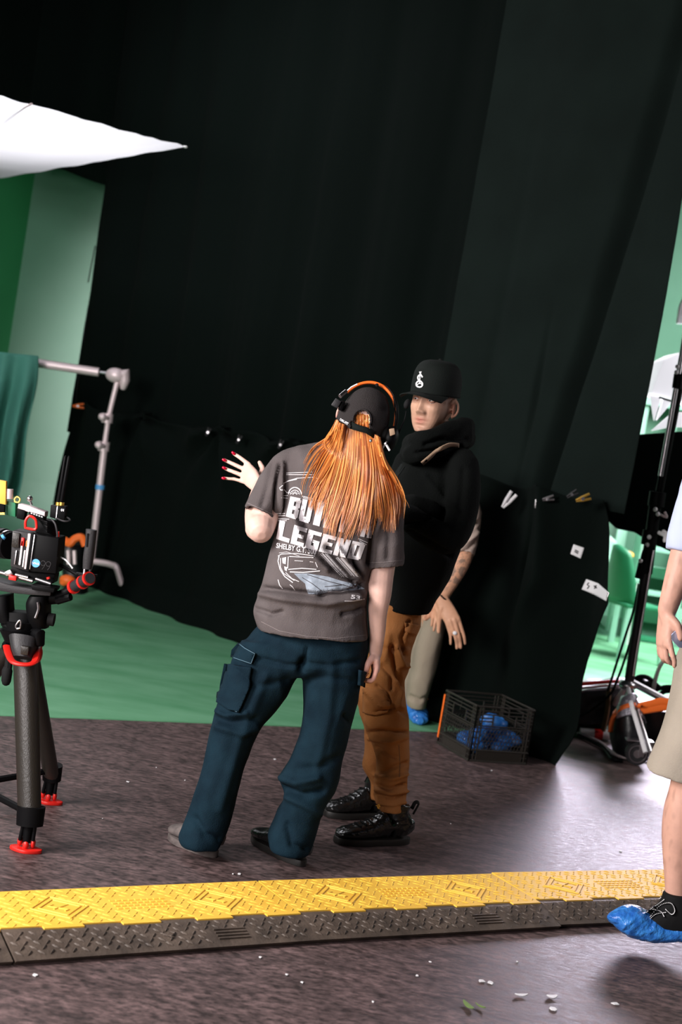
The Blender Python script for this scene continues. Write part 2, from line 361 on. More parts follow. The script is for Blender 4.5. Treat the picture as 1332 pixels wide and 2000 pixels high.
def text_bm(s, bold=0.0, shear=0):
    cu = bpy.data.curves.new('t', 'FONT'); cu.body = s; cu.offset = bold; cu.shear = shear; cu.fill_mode = 'FRONT' if hasattr(cu, 'fill_mode') else 'FRONT'; cu.resolution_u = 3
    o = bpy.data.objects.new('t', cu); C.objects.link(o); me = bpy.data.meshes.new_from_object(o.evaluated_get(bpy.context.evaluated_depsgraph_get()))
    bpy.data.objects.remove(o); bpy.data.curves.remove(cu); bm = bmesh.new(); bm.from_mesh(me); bpy.data.meshes.remove(me)
    bmesh.ops.triangulate(bm, faces=bm.faces)
    xs = [v.co.x for v in bm.verts]; ys = [v.co.y for v in bm.verts]; x0, x1, y0, y1 = min(xs), max(xs), min(ys), max(ys)
    for v in bm.verts: v.co.x = (v.co.x-x0)/(x1-x0); v.co.y = (v.co.y-y0)/(y1-y0); v.co.z = 0
    return bm
def stext(mb, tree, s, TL, TR, BL, BR, bold=0.0, shear=0, off=0.002, mi=0, maxe=6, fallback=5.0, sag=0):
    TL, TR, BL, BR = [np.array(q, float) for q in (TL, TR, BL, BR)]
    def f(u, v):
        p = (BL*(1-u)+BR*u)*(1-v)+(TL*(1-u)+TR*u)*v; return p[0], p[1]+sag*4*u*(1-u)
    sflat(mb, tree, text_bm(s, bold, shear), f, off, mi, maxe, fallback)
def hand(mb, wrist, knuck, normal, tips, thumb, pr=0.013, fr=0.0078, thick=0.013, wr=0.022):
    """wrist point, list of 4 knuckle points, list of 4 finger polylines, thumb polyline"""
    wrist = V(wrist); nrm = V(normal).normalized()
    k0, k3 = V(knuck[0]), V(knuck[-1]); km = (k0+k3)/2; side = (k0-k3).normalized()
    ax = (km-wrist).normalized(); secs = []
    for t, wd, th in ((-0.25, wr*1.0, wr*.8), (0.0, wr*1.05, wr*.75), (0.35, (k0-k3).length*.5+fr*.7, thick*1.15), (0.7, (k0-k3).length*.5+fr*1.0, thick*1.05), (1.0, (k0-k3).length*.5+fr*.9, thick*.85), (1.08, (k0-k3).length*.46, thick*.5)):
        secs.append((wrist+(km-wrist)*t, side*wd, th))
    mb.rings([(c, h, b) for c, h, b in secs], 20, 2.3)
    for i, ch in enumerate(tips):
        pts = [V(knuck[i])-ax*0.015]+[V(p) for p in ch]; m_ = len(pts); f = fr*(0.86 if i == 3 else 1.0)
        mb.tube(curve(pts, 4), list(np.linspace(f*1.12, f*.82, 4*(m_-1)+1)), 10, round_ends=True)
    th = [V(p) for p in thumb]; mb.tube(curve(th, 4), list(np.linspace(fr*1.7, fr*1.05, 4*(len(th)-1)+1)), 10, round_ends=True)
def frame(fwd, up):
    f = V(fwd).normalized(); u = V(up); u = (u-f*u.dot(f)).normalized(); r = f.cross(u)   # r = person's right
    return Matrix(((r.x, f.x, u.x), (r.y, f.y, u.y), (r.z, f.z, u.z)))
def skull(mb, c, R, s=1.0):
    mb.ball(c+R@V((0, -0.012*s, 0.018*s)), (0.076*s, 0.096*s, 0.098*s), 16, R)
    q = []
    for z, wx, yf, yb in ((0.05, .070, .078, -.07), (0.02, .072, .086, -.075), (-.02, .070, .086, -.06), (-.055, .062, .083, -.035), (-.085, .048, .080, -.005), (-.108, .030, .074, .02)):
        q.append((c+R@V((0, (yf+yb)/2*s, z*s)), R@V((wx*s, 0, 0)), (yf-yb)/2*s))
    vs = []; n = 28
    Q = cr([list(a)+list(b)+[d] for a, b, d in q], 4); fy = R@V((0, 1, 0))
    for d in Q:
        for j in range(n):
            a = 2*PI*j/n; ca, sa = math.cos(a), math.sin(a); vs.append(V(d[:3])+V(d[3:6])*math.copysign(abs(ca)**.9, ca)+fy*d[6]*math.copysign(abs(sa)**.9, sa))
    k = len(Q); mb.add(vs, [[i*n+j, i*n+(j+1) % n, (i+1)*n+(j+1) % n, (i+1)*n+j] for i in range(k-1) for j in range(n)]+[list(range(n-1, -1, -1)), [(k-1)*n+j for j in range(n)]])
def ear(mb, c, R, s, sgn):
    def q(y, z, o): return c+R@V((sgn*(.074*(1 if s < 1 else 1/1.0)+o*s), -.010+y*s, -.004+z*s))
    pts = []
    for i in range(17):
        a = -1.75+i/16*4.3; pts.append(q(-.015*math.cos(a)*(1 if math.cos(a) > 0 else .8), .028*math.sin(a), .006+.011*max(0, math.cos(a))))
    mb.tube(pts, [.0034*s]+[.0042*s]*14+[.0036*s, .003*s], 8, round_ends=True)
    mb.tube([q(-.006*math.cos(a), .017*math.sin(a), .006+.004*math.cos(a)) for a in np.linspace(-1.2, 1.4, 8)], .003*s, 7, round_ends=True)
    mb.ball(q(-.004, -.026, .005), (.0045*s, .0075*s, .009*s), 8, R)
    T = R@Matrix.Rotation(sgn*-.55, 3, 'Z'); mb.ball(q(-.006, 0, .004), (.0030*s, .0135*s, .026*s), 10, T)
    mb.ball(q(.008, -.004, .003), (.004*s, .004*s, .006*s), 8, R)
def face(me, c, R, s=1.0):
    co = getco(me); Rn = np.array(R); loc = (co-np.array(c))@Rn/s
    front = loc[:, 1] > 0.0
    d = np.zeros_like(loc)
    def b(cx, cz, sx, sz, dx, dy, dz=0, cy=.085, sy=.04):
        e = np.exp(-((loc[:, 0]-cx)/sx)**2-((loc[:, 2]-cz)/sz)**2-((loc[:, 1]-cy)/sy)**2)*front; d[:] += e[:, None]*np.array([dx, dy, dz])
    for q in (-1, 1):
        b(q*.031, .012, .017, .011, 0, -.010); b(q*.030, .034, .024, .008, 0, .006); b(q*.050, -.018, .02, .018, q*.003, .006)
        b(q*.013, -.034, .008, .008, q*.003, .008); b(q*.030, -.05, .012, .02, 0, -.003); b(q*.022, -.036, .006, .014, 0, -.003)
    b(0, .004, .009, .022, 0, .010); b(0, -.022, .012, .016, 0, .016); b(0, -.030, .011, .009, 0, .009); b(0, .05, .05, .03, 0, .004)
    b(0, -.058, .022, .0055, 0, .006); b(0, -.072, .018, .006, 0, .006); b(0, -.065, .024, .0025, 0, -.006); b(0, -.085, .02, .006, 0, -.005); b(0, -.102, .018, .012, 0, .009)
    setco(me, co+(d*s)@Rn.T)
def lid(mb, c, R, s, q, up=True):
    pts = []
    for i in range(9):
        t = -1+i/4; pts.append(c+R@V(((q*.031+t*.0155)*s, (.0815-.006*t*t+(.0015 if up else 0))*s, (.0125+(.0075 if up else -.0058)*(1-t*t))*s)))
    mb.tube(pts, [.0012*s, .0026*s, .003*s]+[.0032*s]*3+[.003*s, .0026*s, .0012*s], 7)
# ================================================================== SETTING
LA = V((-1.4, 10.71, 0)); LB = V((1.38, 7.45, 0)); LD = (LB-LA).normalized(); LN = V((LD.y, -LD.x, 0))
def W(s, z, off=0.0): return LA+LD*s+LN*off+V((0, 0, z))
e0, e1 = V((-1.33, 6.21, 0)), V((.70, 7.43, 0)); ed = (e1-e0).normalized(); en = V((-ed.y, ed.x, 0))
def struct(name, mb, m):
    o = mb.build(name, m); o['kind'] = 'structure'; return o
a, b = e0-ed*9, e0+ed*14
struct('floor', MB().prism([a, b, b-en*14, a-en*14], (0, 0, -0.1)), 'floor')
a, b = e0-ed*9, e0+ed*14; g = MB(); off = V((0, 0, .004)); near = []
for i in range(160):
    t = i/159; near.append(a+(b-a)*t+off+en*(0.012*noise.noise(V((i*1.7, 0, 0)))))
g.prism(near+[b+en*12+off, a+en*12+off], (0, 0, -0.1)); struct('floor_green', g, 'green_floor')
struct('wall_back', MB().box((1, 13.6, 3), (16, .2, 6.2)), 'green_wall')
cx = P(60, 450, 13.5).x
struct('wall_left', MB().prism([(cx, 13.55, -.05), (cx-4.2, 8.2, -.05), (cx-4.4, 8.3, -.05), (cx-.2, 13.6, -.05)], (0, 0, 6.1)), 'green_wall_shaded')
g = MB(); q = []
for i in range(9):
    t = i/8*PI/2; q.append((13.5-.5+.5*math.sin(t), .5-.5*math.cos(t)))
pts = [V((cx, y, z+.004)) for y, z in q]+[V((cx, 13.5, 0))]
g.prism(pts, (9, 0, 0)); struct('trim_cove', g, 'green_wall')
# mint coloured window wall of the small set at the back right
def quadbox(mb, s, z0, z1, x0, x1, y, t): mb.box(((x0+x1)/2, y, (z0+z1)/2), (x1-x0, t, z1-z0))
g = MB()
for k, x in enumerate([2.15, 2.42, 2.62, 2.92, 3.18, 3.42, 3.75]): g.box((x, 13.42, 1.1), (.055 if k % 2 else .09, .10, 2.2))
g.box((3.0, 13.40, .62), (2.0, .14, .10)); g.box((3.0, 13.40, .16), (2.0, .10, .32)); g.box((3.0, 13.40, 2.2), (2.0, .12, .10))
struct('trim_panels', g, 'mint')
# ------------------------------------------------------------------ curtains
def cloth(name, s0, s1, z0, z1, fold, m, label, cat, nu=220, nv=70, off=0.0, hem=None, left=None, right=None, th=.004):
    mb = MB(); vs = []
    for j in range(nv+1):
        v = j/nv
        for i in range(nu+1):
            u = i/nu; za = z0(u) if callable(z0) else z0; zb = z1(u) if callable(z1) else z1; z = za+(zb-za)*v
            l = left(z) if left else 0; r = right(z) if right else 0; s = (s0+l)*(1-u)+(s1+r)*u
            vs.append(W(s, z, off+fold(s, z)))
    fs = [[j*(nu+1)+i, j*(nu+1)+i+1, (j+1)*(nu+1)+i+1, (j+1)*(nu+1)+i] for j in range(nv) for i in range(nu)]
    mb.add(vs, fs); o = mb.build(name, m); mo = o.modifiers.new('s', 'SOLIDIFY'); mo.thickness = th; mo.offset = 0
    return tag(o, label, cat)
def n1(x, y=0, z=0): return noise.noise(V((x, y, z)))
def foldA(s, z):
    k = 0.45+0.55*max(0, 1-(z-1.2)/3); return .05*k*math.sin(s*9+1.5*n1(s*1.3, z*.35))+.025*k*n1(s*7, z*.5)+.012*n1(s*3, z*2.2, 4)
cloth('stage_curtain', -1.38, 3.12, 1.08, 5.6, foldA, 'black_cloth', 'tall black stage curtain behind the two talking people, left of the charcoal curtain', 'curtain', left=lambda z: -.05*max(0, z-1))
def foldB(s, z):
    t = min(1, max(0, (z-1.3)/2.6)); g1 = 3.88+.40*t
    d = -.13*math.exp(-((s-g1)/(.035+.02*t))**2)*(1-.25*t)
    d += -.03*math.exp(-((s-(3.30+.1*t))/.05)**2)*(1-t)-.035*math.exp(-((s-(3.72+.03*(z-1.3)))/.022)**2)*max(0, 1-abs(z-1.8)/.55)
    return d+.02*math.sin(s*7+z*.3)+.014*n1(s*4, z*.7, 2)*(1.3-t)+.008*n1(s*2, z*3, 7)
cloth('charcoal_curtain', 2.98, 4.47, lambda u: 1.12+.17*min(1, max(0, (u-.70)/.04)), 5.6, foldB, 'grey_cloth', 'tall charcoal curtain hanging to the right of the black one, raised hem', 'curtain', off=.10, right=lambda z: -.02*math.sin(z*2), nu=260)
# lower drapes clipped to the hems, falling to the floor
clipsL = [-1.0, -.1, .88, 1.25, 1.71, 2.19]
def foldC(s, z):
    base = .10+.10*(1-z/1.3); d = .035*math.sin(s*13+2*n1(s*2, z))*(.4+.6*z/1.3)+.05*n1(s*3.1, z*1.5, 3)
    for c in (-.1, .88, 1.71): # swags falling away from each clip
        d += .05*math.sin(6*math.atan2(z-1.32, s-c))*math.exp(-((s-c)**2+(z-1.3)**2)/.35)
    if z < .16: d += .10*(1-z/.16)+.05*n1(s*5, z*6, 8)*(1-z/.16)
    return base+d
def topC(u):
    s = -1.15+u*4.2; return 1.36-.05*min(1, min(abs(s-c) for c in clipsL)/.25)**1.2
cloth('black_drape', -1.15, 3.05, .004, topC, foldC, 'black_cloth2', 'low black drape clipped along waist height and pooling on the green floor', 'drape', nu=300, nv=60, off=.03, left=lambda z: .55*(1-min(1, z/.5)))
# right hand drape, bulging to the right, with two white labels
def rD(z):
    pts = [(0, 4.49), (.07, 4.51), (.13, 4.54), (.26, 4.53), (.43, 4.47), (.53, 4.48), (.70, 4.54), (.85, 4.61), (1.01, 4.52), (1.18, 4.43), (1.36, 4.32)]
    return float(np.interp(z, [p[0] for p in pts], [p[1] for p in pts]))-4.2
def foldD(s, z):
    d = .05*math.sin(s*11+z*.8)+.05*n1(s*4, z*1.4, 5)
    d += .07*math.exp(-((s-(4.02+.14*max(0, 1-abs(z-.9)/.5)))/.05)**2)*(z > .5)*min(1, (z-.5)/.3)
    d -= .07*math.exp(-((s-3.93)/.03)**2)*max(0, 1-abs(z-.95)/.4)
    if z < .2: d += .08*(1-z/.2)
    return .16+.10*(1-z/1.35)+d
cloth('black_drape', 2.95, 4.2, -.01, lambda u: 1.34+.02*math.sin(u*19), foldD, 'black_cloth2', 'low black drape with two white labels, hanging right of the bending man', 'drape', nu=200, nv=80, off=.03, right=rD)
drape2 = [o for o in C.objects if o.name.startswith('black_drape')][-1]
dg = bpy.context.evaluated_depsgraph_get(); dg.update(); tD = bvh(drape2.data)
def dlabel(pts, marks, text):
    mb = MB(); spoly(mb, tD, pts, .008, 0, 6)
    for m_ in marks: sline(mb, tD, m_, 2.2, .010, 1, step=3)
    o = mb.build('label', ['white', 'black_matte'], drape2, text); sm = o.modifiers.new('s', 'SOLIDIFY'); sm.thickness = .001
dlabel([(1120, 1063), (1141, 1070), (1134, 1091), (1114, 1082)], [[(1123, 1074), (1130, 1078)], [(1122, 1077), (1129, 1081)]], 'small square white label')
dlabel([(1145, 1131), (1168, 1139), (1190, 1158), (1184, 1174), (1160, 1161), (1136, 1151)], [[(1150, 1138), (1147, 1142), (1151, 1145), (1147, 1150)], [(1160, 1144), (1166, 1149)], [(1165, 1143), (1161, 1150)]], 'long white label')
# header cloth above the green wall
mb = MB(); vs = []; nu, nv = 120, 16
for j in range(nv+1):
    for i in range(nu+1):
        u = i/nu; x = cx+.05+u*3.2; zb = 3.27+.05*math.sin(u*16+1)-.10*max(0, u-.2); z = zb+(5.9-zb)*j/nv; vs.append((x, 12.55+.05*math.sin(u*30)+.03*n1(u*9, z), z))
mb.add(vs, [[j*(nu+1)+i, j*(nu+1)+i+1, (j+1)*(nu+1)+i+1, (j+1)*(nu+1)+i] for j in range(nv) for i in range(nu)])
o = mb.build('header_curtain', 'black_cloth'); o.modifiers.new('s', 'SOLIDIFY').thickness = .004; tag(o, 'black header cloth hanging high across the top of the green wall', 'curtain')
mb = MB(); vs = []; wa, wb = V((cx-.02, 13.30, 0)), V((cx-4.0, 8.25, 0))
for j in range(13):
    for i in range(81):
        u = i/80; z = 3.62+.05*math.sin(u*30)+(5.95-3.62)*j/12; q = wa+(wb-wa)*u; vs.append((q.x+.16+.03*math.sin(u*60), q.y-.02, z))
mb.add(vs, [[j*81+i, j*81+i+1, (j+1)*81+i+1, (j+1)*81+i] for j in range(12) for i in range(80)])
o = mb.build('header_curtain', 'black_cloth'); o.modifiers.new('s', 'SOLIDIFY').thickness = .004; tag(o, 'black header cloth hanging high above the white silk at the upper left', 'curtain')
struct('ceiling', MB().box((0, 8, 6.1), (16, 16, .1)), 'black_cloth')
# flag to the right of the charcoal curtain
mb = MB(); pr = [(1225, 850), (1400, 838), (1400, 1110), (1322, 1083), (1275, 1062), (1240, 1040), (1205, 1033), (1180, 1010), (1180, 900)]
mb.prism([P(x, y, 8.6) for x, y in pr], (0, .03, 0)); tag(mb.build('black_flag', 'black_cloth', bevel=.004), 'flat black cloth flag hanging behind the tall light stand', 'flag')
# white overhead silk
c0 = V((-1.287, 8.762, 3.0)); da = V((-.96, -.68, 0)).normalized(); db = V((-1.84, 2.82, 0)).normalized(); mb = MB(); vs = []; N = 40
for j in range(N+1):
    for i in range(N+1):
        u, v = i/N, j/N; sag = -.10*math.sin(PI*u)*math.sin(PI*v)+.008*n1(u*9, v*9)+.012*n1(u*22, v*3)*(v < .12)
        pull = .05*math.sin(PI*u)*(1-v)**8; vs.append(c0+da*(u*2.2)+db*(v*3.4+pull*.6)+V((0, 0, sag)))
mb.add(vs, [[j*(N+1)+i, j*(N+1)+i+1, (j+1)*(N+1)+i+1, (j+1)*(N+1)+i] for j in range(N) for i in range(N)])
silk = thing('overhead_silk', 'large white silk sheet stretched overhead, its corner pointing right', 'silk', c0)
so = mb.build('sheet', 'silk', silk)
mb = MB(); sp = [(0, 232), (12, 226), (30, 216), (45, 211), (62, 203)]
seam = MB().tube([G(x, y, 2.99) for x, y in [(-40, 246)]+sp], .006, 6); seam.build('seam', 'stand', silk)
mb = MB()
mb.ball(c0, (.014, .014, .007), 8)
mb.build('corner_tie', 'white', silk)
# spring clamps holding the drapes
def clamp_thing(loc, label, m='steel', s=1.0, rz=.3):
    t = thing('spring_clamp', label, 'clamp', loc, 'clamps along the drapes'); R = Matrix.Rotation(rz, 3, 'Y')
    for q in (-1, 1): MB().tube([loc+R@V((q*.004, 0, -.035*s)), loc+R@V((q*.008*s, 0, 0)), loc+R@V((q*.013*s, 0, .04*s))], [.004*s, .008*s, .007*s], 8).build('jaw', m, t)
    MB().cyl(loc+V((0, -.008, 0)), loc+V((0, .008, 0)), .009*s).build('spring', 'steel', t); return t
for s, z, l in ((.88, 1.30, 'metal clamp on the black drape, far left by the raised hand'), (1.25, 1.29, 'metal clamp on the black drape, just right of the raised fingertips'), (1.71, 1.31, 'metal clamp on the black drape, close behind the woman\'s shoulder')):
    clamp_thing(W(s, z, .22), l, 'dark_grey', .8)
for x, y, l, rz, m, sc_ in ((992, 978, 'long pale clamp on the right drape, nearest the bending man', .5, 'white', 1.3), (1048, 985, 'small clamp on the right drape, second from the bending man', 0, 'steel', .6), (1070, 974, 'dull metal clamp on the right drape, third from the bending man', 1.2, 'steel', .8), (1117, 966, 'faint metal clamp high on the charcoal curtain', .9, 'dark_grey', .8), (1138, 974, 'shiny metal clamp on the right drape above the square label', 1.1, 'gold', 1.0)):
    d = ray(x, y); A2 = LA+LN*.30; tt = ((A2-CAM).dot(LN))/d.dot(LN); clamp_thing(CAM+d*tt, l, m, sc_, rz)
clamp_thing(P(152, 793, 11.4), 'orange tipped clamp on the left edge of the black curtain', 'orange', 1.2, 1.4)
# tie lines down the left edge of the curtain
for pts, l in (([(186, 480), (178, 520), (172, 552)], 'thin dark tie cord at the curtain edge, the uppermost one'), ([(172, 600), (166, 640), (163, 668)], 'thin dark tie cord at the curtain edge below the uppermost one'), ([(158, 720), (151, 750), (148, 790)], 'thin dark tie cord at the curtain edge above the orange clamp')):
    tag(MB().tube([P(x, y, 11.6) for x, y in pts], .005, 6).build('tie_cord', 'black_matte'), l, 'cord', 'tie cords at the curtain edge')
# ------------------------------------------------------------------ cable ramps
RAMP_H = .05
J = [G(505, 1720, RAMP_H), G(962, 1706, RAMP_H)]
rd = (J[1]-J[0]); rd.z = 0; rd.normalize(); rn = V((rd.y, -rd.x, 0))   # rn points to the camera
LEN = (J[1]-J[0]).length
def zr(d): return RAMP_H if d <= .27 else RAMP_H*(1-(d-.27)/.17)
WL = (G(585, 1784, RAMP_H)-J[0]).dot(rn); WR = (G(585, 1845, .004)-J[0]).dot(rn)
def ramp_local():
    """lid from 0..WL, slope from WL..WR, in local x along, y toward the viewer (negative)"""
    lid_ = MB(); L = LEN-.006; nt = [i*L/8 for i in range(9)]
    outline = [(0, 0), (L, 0)]; e = []
    for i in range(8):
        x0, x1 = nt[i], nt[i+1]; yy = -WL+.018 if i % 2 == 0 else -WL
        e += [(x0, yy), (x1, yy)]
    outline += e[::-1]; lid_.prism([(x, y, RAMP_H) for x, y in outline], (0, 0, -.012))
    def loz(mb, x, y, z, ang, l, wd, h, tilt=0):
        c, s = math.cos(ang), math.sin(ang); vs = []
        for (u, v, k) in ((-l, 0, 0), (0, -wd, 0), (l, 0, 0), (0, wd, 0), (-l*.45, 0, h), (l*.45, 0, h)):
            px_, py_ = x+u*c-v*s, y+u*s+v*c; vs.append((px_, py_, z+k+tilt*(py_-y)))
        mb.add(vs, [[0, 1, 4], [1, 5, 4], [1, 2, 5], [2, 3, 5], [3, 4, 5], [3, 0, 4]])
    p = .031; i = 0; y = -.015
    while y > -WL+.024:
        k = 0; x = .012+(p/2 if i % 2 else 0)
        while x < L-.012:
            inz = any(abs(x-cx_)/.085+abs(y+WL*.5)/.085 < 1 for cx_ in (L*.23, L*.77)) or (abs(x-L*.5) < .10 and abs(y+WL*.5) < .05)
            if not inz: loz(lid_, x, y, RAMP_H, .8 if (i+k) % 2 else -.8, .0125, .0035, .0020)
            x += p; k += 1
        y -= p*.62; i += 1
    for cx_ in (L*.23, L*.77):
        for r in (.085, .062):
            q = [V((cx_+r*math.cos(a), -WL*.5+r*.95*math.sin(a), RAMP_H)) for a in (0, PI/2, PI, 3*PI/2)]
            for a, b in zip(q, q[1:]+q[:1]): lid_.tube([a, b], .0032, 6)
        for a, b in (((-.03, .012), (.02, -.02)), ((-.03, .012), (-.012, .02)), ((.02, -.02), (.005, -.028)), ((-.022, -.012), (.03, .016))): lid_.tube([(cx_+a[0], -WL*.5+a[1], RAMP_H), (cx_+b[0], -WL*.5+b[1], RAMP_H)], .003, 6)
    for k in range(4):
        for j in range(9): lid_.box((L*.5-.08+j*.02, -WL*.5+.03-k*.02, RAMP_H+.0008), (.013, .010, .002))
    base = MB(); zt = RAMP_H-.004; WN = WR
    prof = [(.03, .002), (0.004, RAMP_H-.012), (-WL+.03, RAMP_H-.012), (-WL+.02, zt), (-WL-.004, zt), (-WN, .015), (-WN+.012, .002)]
    base.prism([(0, y, z) for y, z in prof], (L, 0, 0))
    tilt = (zt-.015)/(WN-WL); i = 0; y = -WL-.014
    while y > -WN+.010:
        k = 0; x = .014+(p/2 if i % 2 else 0)
        while x < L-.012:
            if not (L*.62 < x < L*.80 and i > 1): loz(base, x, y, zt-(-WL-.004-y)*tilt+.0003, .8 if (i+k) % 2 else -.8, .0125, .0035, .0035, tilt)
            x += p; k += 1
        y -= p*.62; i += 1
    for k in range(4): base.box((L*.71, -WL-.045-k*.013, zt-(.041+k*.013)*tilt+.0015), (.10, .006, .003))
    base.tube([(L*.5+.02*math.cos(a), -WL-.05-.02*math.sin(a), zt-.046*tilt+.002) for a in (0, 1.6, 3.14, 4.7)], .002, 5, closed=True)
    return lid_, base
lm, bmh = ramp_local(); lid_me = lm.mesh('lid', smooth=False); base_me = bmh.mesh('base', smooth=False); lid_me.materials.append(MT['yellow']); base_me.materials.append(MT['rubber'])
rows = [(-2, 0, 'yellow lidded cable ramp at the extreme left, only its worn black corner showing', 0), (-1, 0, 'yellow lidded cable ramp crossing the lower left, nearest the tripod', 0), (0, 0, 'yellow lidded cable ramp directly in front of the man\'s boots, middle one', 0), (1, .03, 'yellow lidded cable ramp at the right, beside the blue overshoe, slightly askew', .035)]
for k, dz, lab, an in rows:
    o = J[0]+rd*(LEN*k); o.z = 0
    if k < 0: o = V((J[0].x, J[0].y, 0))-Matrix.Rotation(.028, 3, 'Z')@rd*((LEN+.002)*-k)
    if k == 1: o = V((J[1].x, J[1].y, 0))-rn*.012+rd*.006
    t = thing('cable_ramp', lab, 'cable ramp', o, 'cable ramps across the floor'); t.rotation_euler = (0, 0, math.atan2(rd.y, rd.x)+(-.03 if k == 1 else (.0 if k == 0 else .028)))
    for nm, me in (('lid', lid_me), ('base', base_me)):
        ob = bpy.data.objects.new(nm, me); C.objects.link(ob); ob.parent = t
# loose bits on the floor
random.seed(5)
def scrap(x, y, r, name, m, label, cat, grp, z=0.0):
    c = G(x, y, z); n = random.randint(5, 7); pts = []
    for i in range(n): a = 2*PI*i/n+random.uniform(-.3, .3); pts.append(c+V((math.cos(a)*r*random.uniform(.6, 1.3), math.sin(a)*r*random.uniform(.6, 1.6), .0015)))
    tag(MB().prism(pts, (0, 0, .002)).build(name, m), label, cat, grp)
for x, y, r in ((467, 1708, .007), (69, 1906, .006), (508, 1871, .004), (814, 1907, .005), (940, 1918, .010), (958, 1921, .009), (1201, 1962, .010), (1080, 1972, .010), (590, 1920, .004), (1212, 1664, .006), (250, 1528, .006), (361, 1525, .004), (455, 1708, .003), (560, 1905, .004), (1112, 1805, .008), (728, 1958, .004), (1010, 1880, .004), (840, 1880, .004), (537, 1484, .007), (305, 1500, .003), (200, 1600, .003), (880, 1610, .004), (960, 1506, .006)):
    scrap(x, y, r, 'paper_scrap', 'white', 'tiny pale scrap lying loose on the dark floor', 'scrap', 'pale scraps on the dark floor')
def leaf(x, y, ln, ang, m, name, label, cat, wd=.3):
    c = G(x, y, .003); pts = []
    for i in range(12):
        a = 2*PI*i/12; u, v = math.cos(a)*ln, math.sin(a)*ln*wd*(1-.3*math.cos(a)); pts.append(c+V((u*math.cos(ang)-v*math.sin(ang), u*math.sin(ang)+v*math.cos(ang), .004*math.cos(a)**2)))
    tag(MB().prism(pts, (0, 0, .0015)).build(name, m), label, cat)
leaf(914, 1964, .028, 2.0, 'leaf', 'leaf', 'green leaf on the dark floor near the bottom edge', 'leaf')
leaf(938, 1966, .018, 2.4, 'leaf', 'leaf', 'thin yellow green leaf beside the larger green leaf', 'leaf', .15)
leaf(1018, 1944, .022, .4, 'white', 'petal', 'pale dried petal lying flat on the floor, left of the rounder petal', 'petal', .35)
leaf(1078, 1947, .018, .5, 'white', 'petal', 'pale rounded petal on the floor nearest the bottom right', 'petal', .6)
a_, b_ = G(362, 1197, .01), G(422, 1220, .01); dd = (b_-a_); pp = V((-dd.y, dd.x, 0)).normalized()*.016
tag(MB().prism([a_-pp, b_-pp, b_+pp, a_+pp], (0, 0, .006)).build('tape_strip', 'white'), 'white strip lying on the green floor near the black drape', 'strip')
tag(MB().pprism([(688, 1421), (702, 1417), (720, 1430), (690, 1430)], 7.3, .03).build('foam_wedge', 'amber'), 'small pale yellow wedge at the edge of the green floor', 'wedge')
# ================================================================== PEOPLE
SKW = (0.78, 0.50, 0.42); SKM = (0.62, 0.36, 0.25)
# ---------------- woman with long red hair, seen from behind
wr = thing('person', 'woman seen from behind, long red hair, dark cap, grey printed tee, navy cargo trousers', 'person', G(470, 1670))
hc = P(711, 820, 4.76); HRw = frame((0.10, 1, -.10), (.20, .06, 1)); b = MB()
skull(b, hc, HRw, .88)
b.loft([(688, 850, 742, 868, 4.77, .055), (672, 885, 735, 905, 4.77, .06), (640, 905, 745, 935, 4.78, .08)], 24, 2)          # neck
b.loft([(600, 895, 755, 945, 4.78, .06), (590, 925, 745, 985, 4.79, .07), (575, 1000, 722, 1040, 4.80, .085), (565, 1080, 702, 1100, 4.80, .085), (545, 1160, 692, 1180, 4.80, .09), (530, 1230, 696, 1250, 4.80, .09), (520, 1275, 690, 1290, 4.80, .085)], 28, 2.2)
for q in (((525, 1270, 582, 1285), (468, 1370, 520, 1385), (435, 1450, 480, 1465), (405, 1560, 440, 1570), (380, 1640, 410, 1650)), ((610, 1285, 690, 1270), (622, 1380, 670, 1370), (608, 1440, 652, 1450), (580, 1540, 612, 1555), (556, 1640, 585, 1655))):
    b.loft([(*r, 4.81, .055-.006*i) for i, r in enumerate(q)], 20, 2)
# left arm: upper arm down, forearm away and up, hand spread to the left
sh, el, wrp = P(568, 915, 4.78), P(508, 1038, 4.72), P(508, 948, 4.93)
b.tube(curve([sh, P(532, 975, 4.76), P(511, 1024, 4.735)], 5), list(np.linspace(.045, .050, 11)), 16, round_ends=True)
b.tube(curve([P(508, 1032, 4.71), P(502, 1000, 4.80), P(507, 965, 4.89), wrp], 5), list(np.linspace(.050, .023, 16)), 16, round_ends=True)
D = 4.99; kn = [P(482, 903, D), P(476, 914, D), P(473, 926, D), P(474, 938, D-.01)]
tips = [[P(469, 894, D+.01), P(459, 887.5, D+.02), P(455, 884.5, D+.02)], [P(457, 907, D+.01), P(444, 901, D+.02), P(437, 898, D+.02)], [P(457, 922, D), P(444, 917, D+.01), P(437, 913.5, D+.01)], [P(459, 936, D-.01), P(446, 935, D-.01), P(436, 933.5, D-.01)]]
hand(b, wrp, kn, V((0, -1, 0)), tips, [P(505, 935, 4.97), P(513, 918, 5.0), P(510, 909, 5.02), P(507, 903, 5.03)], fr=.0074, thick=.014, wr=.024)
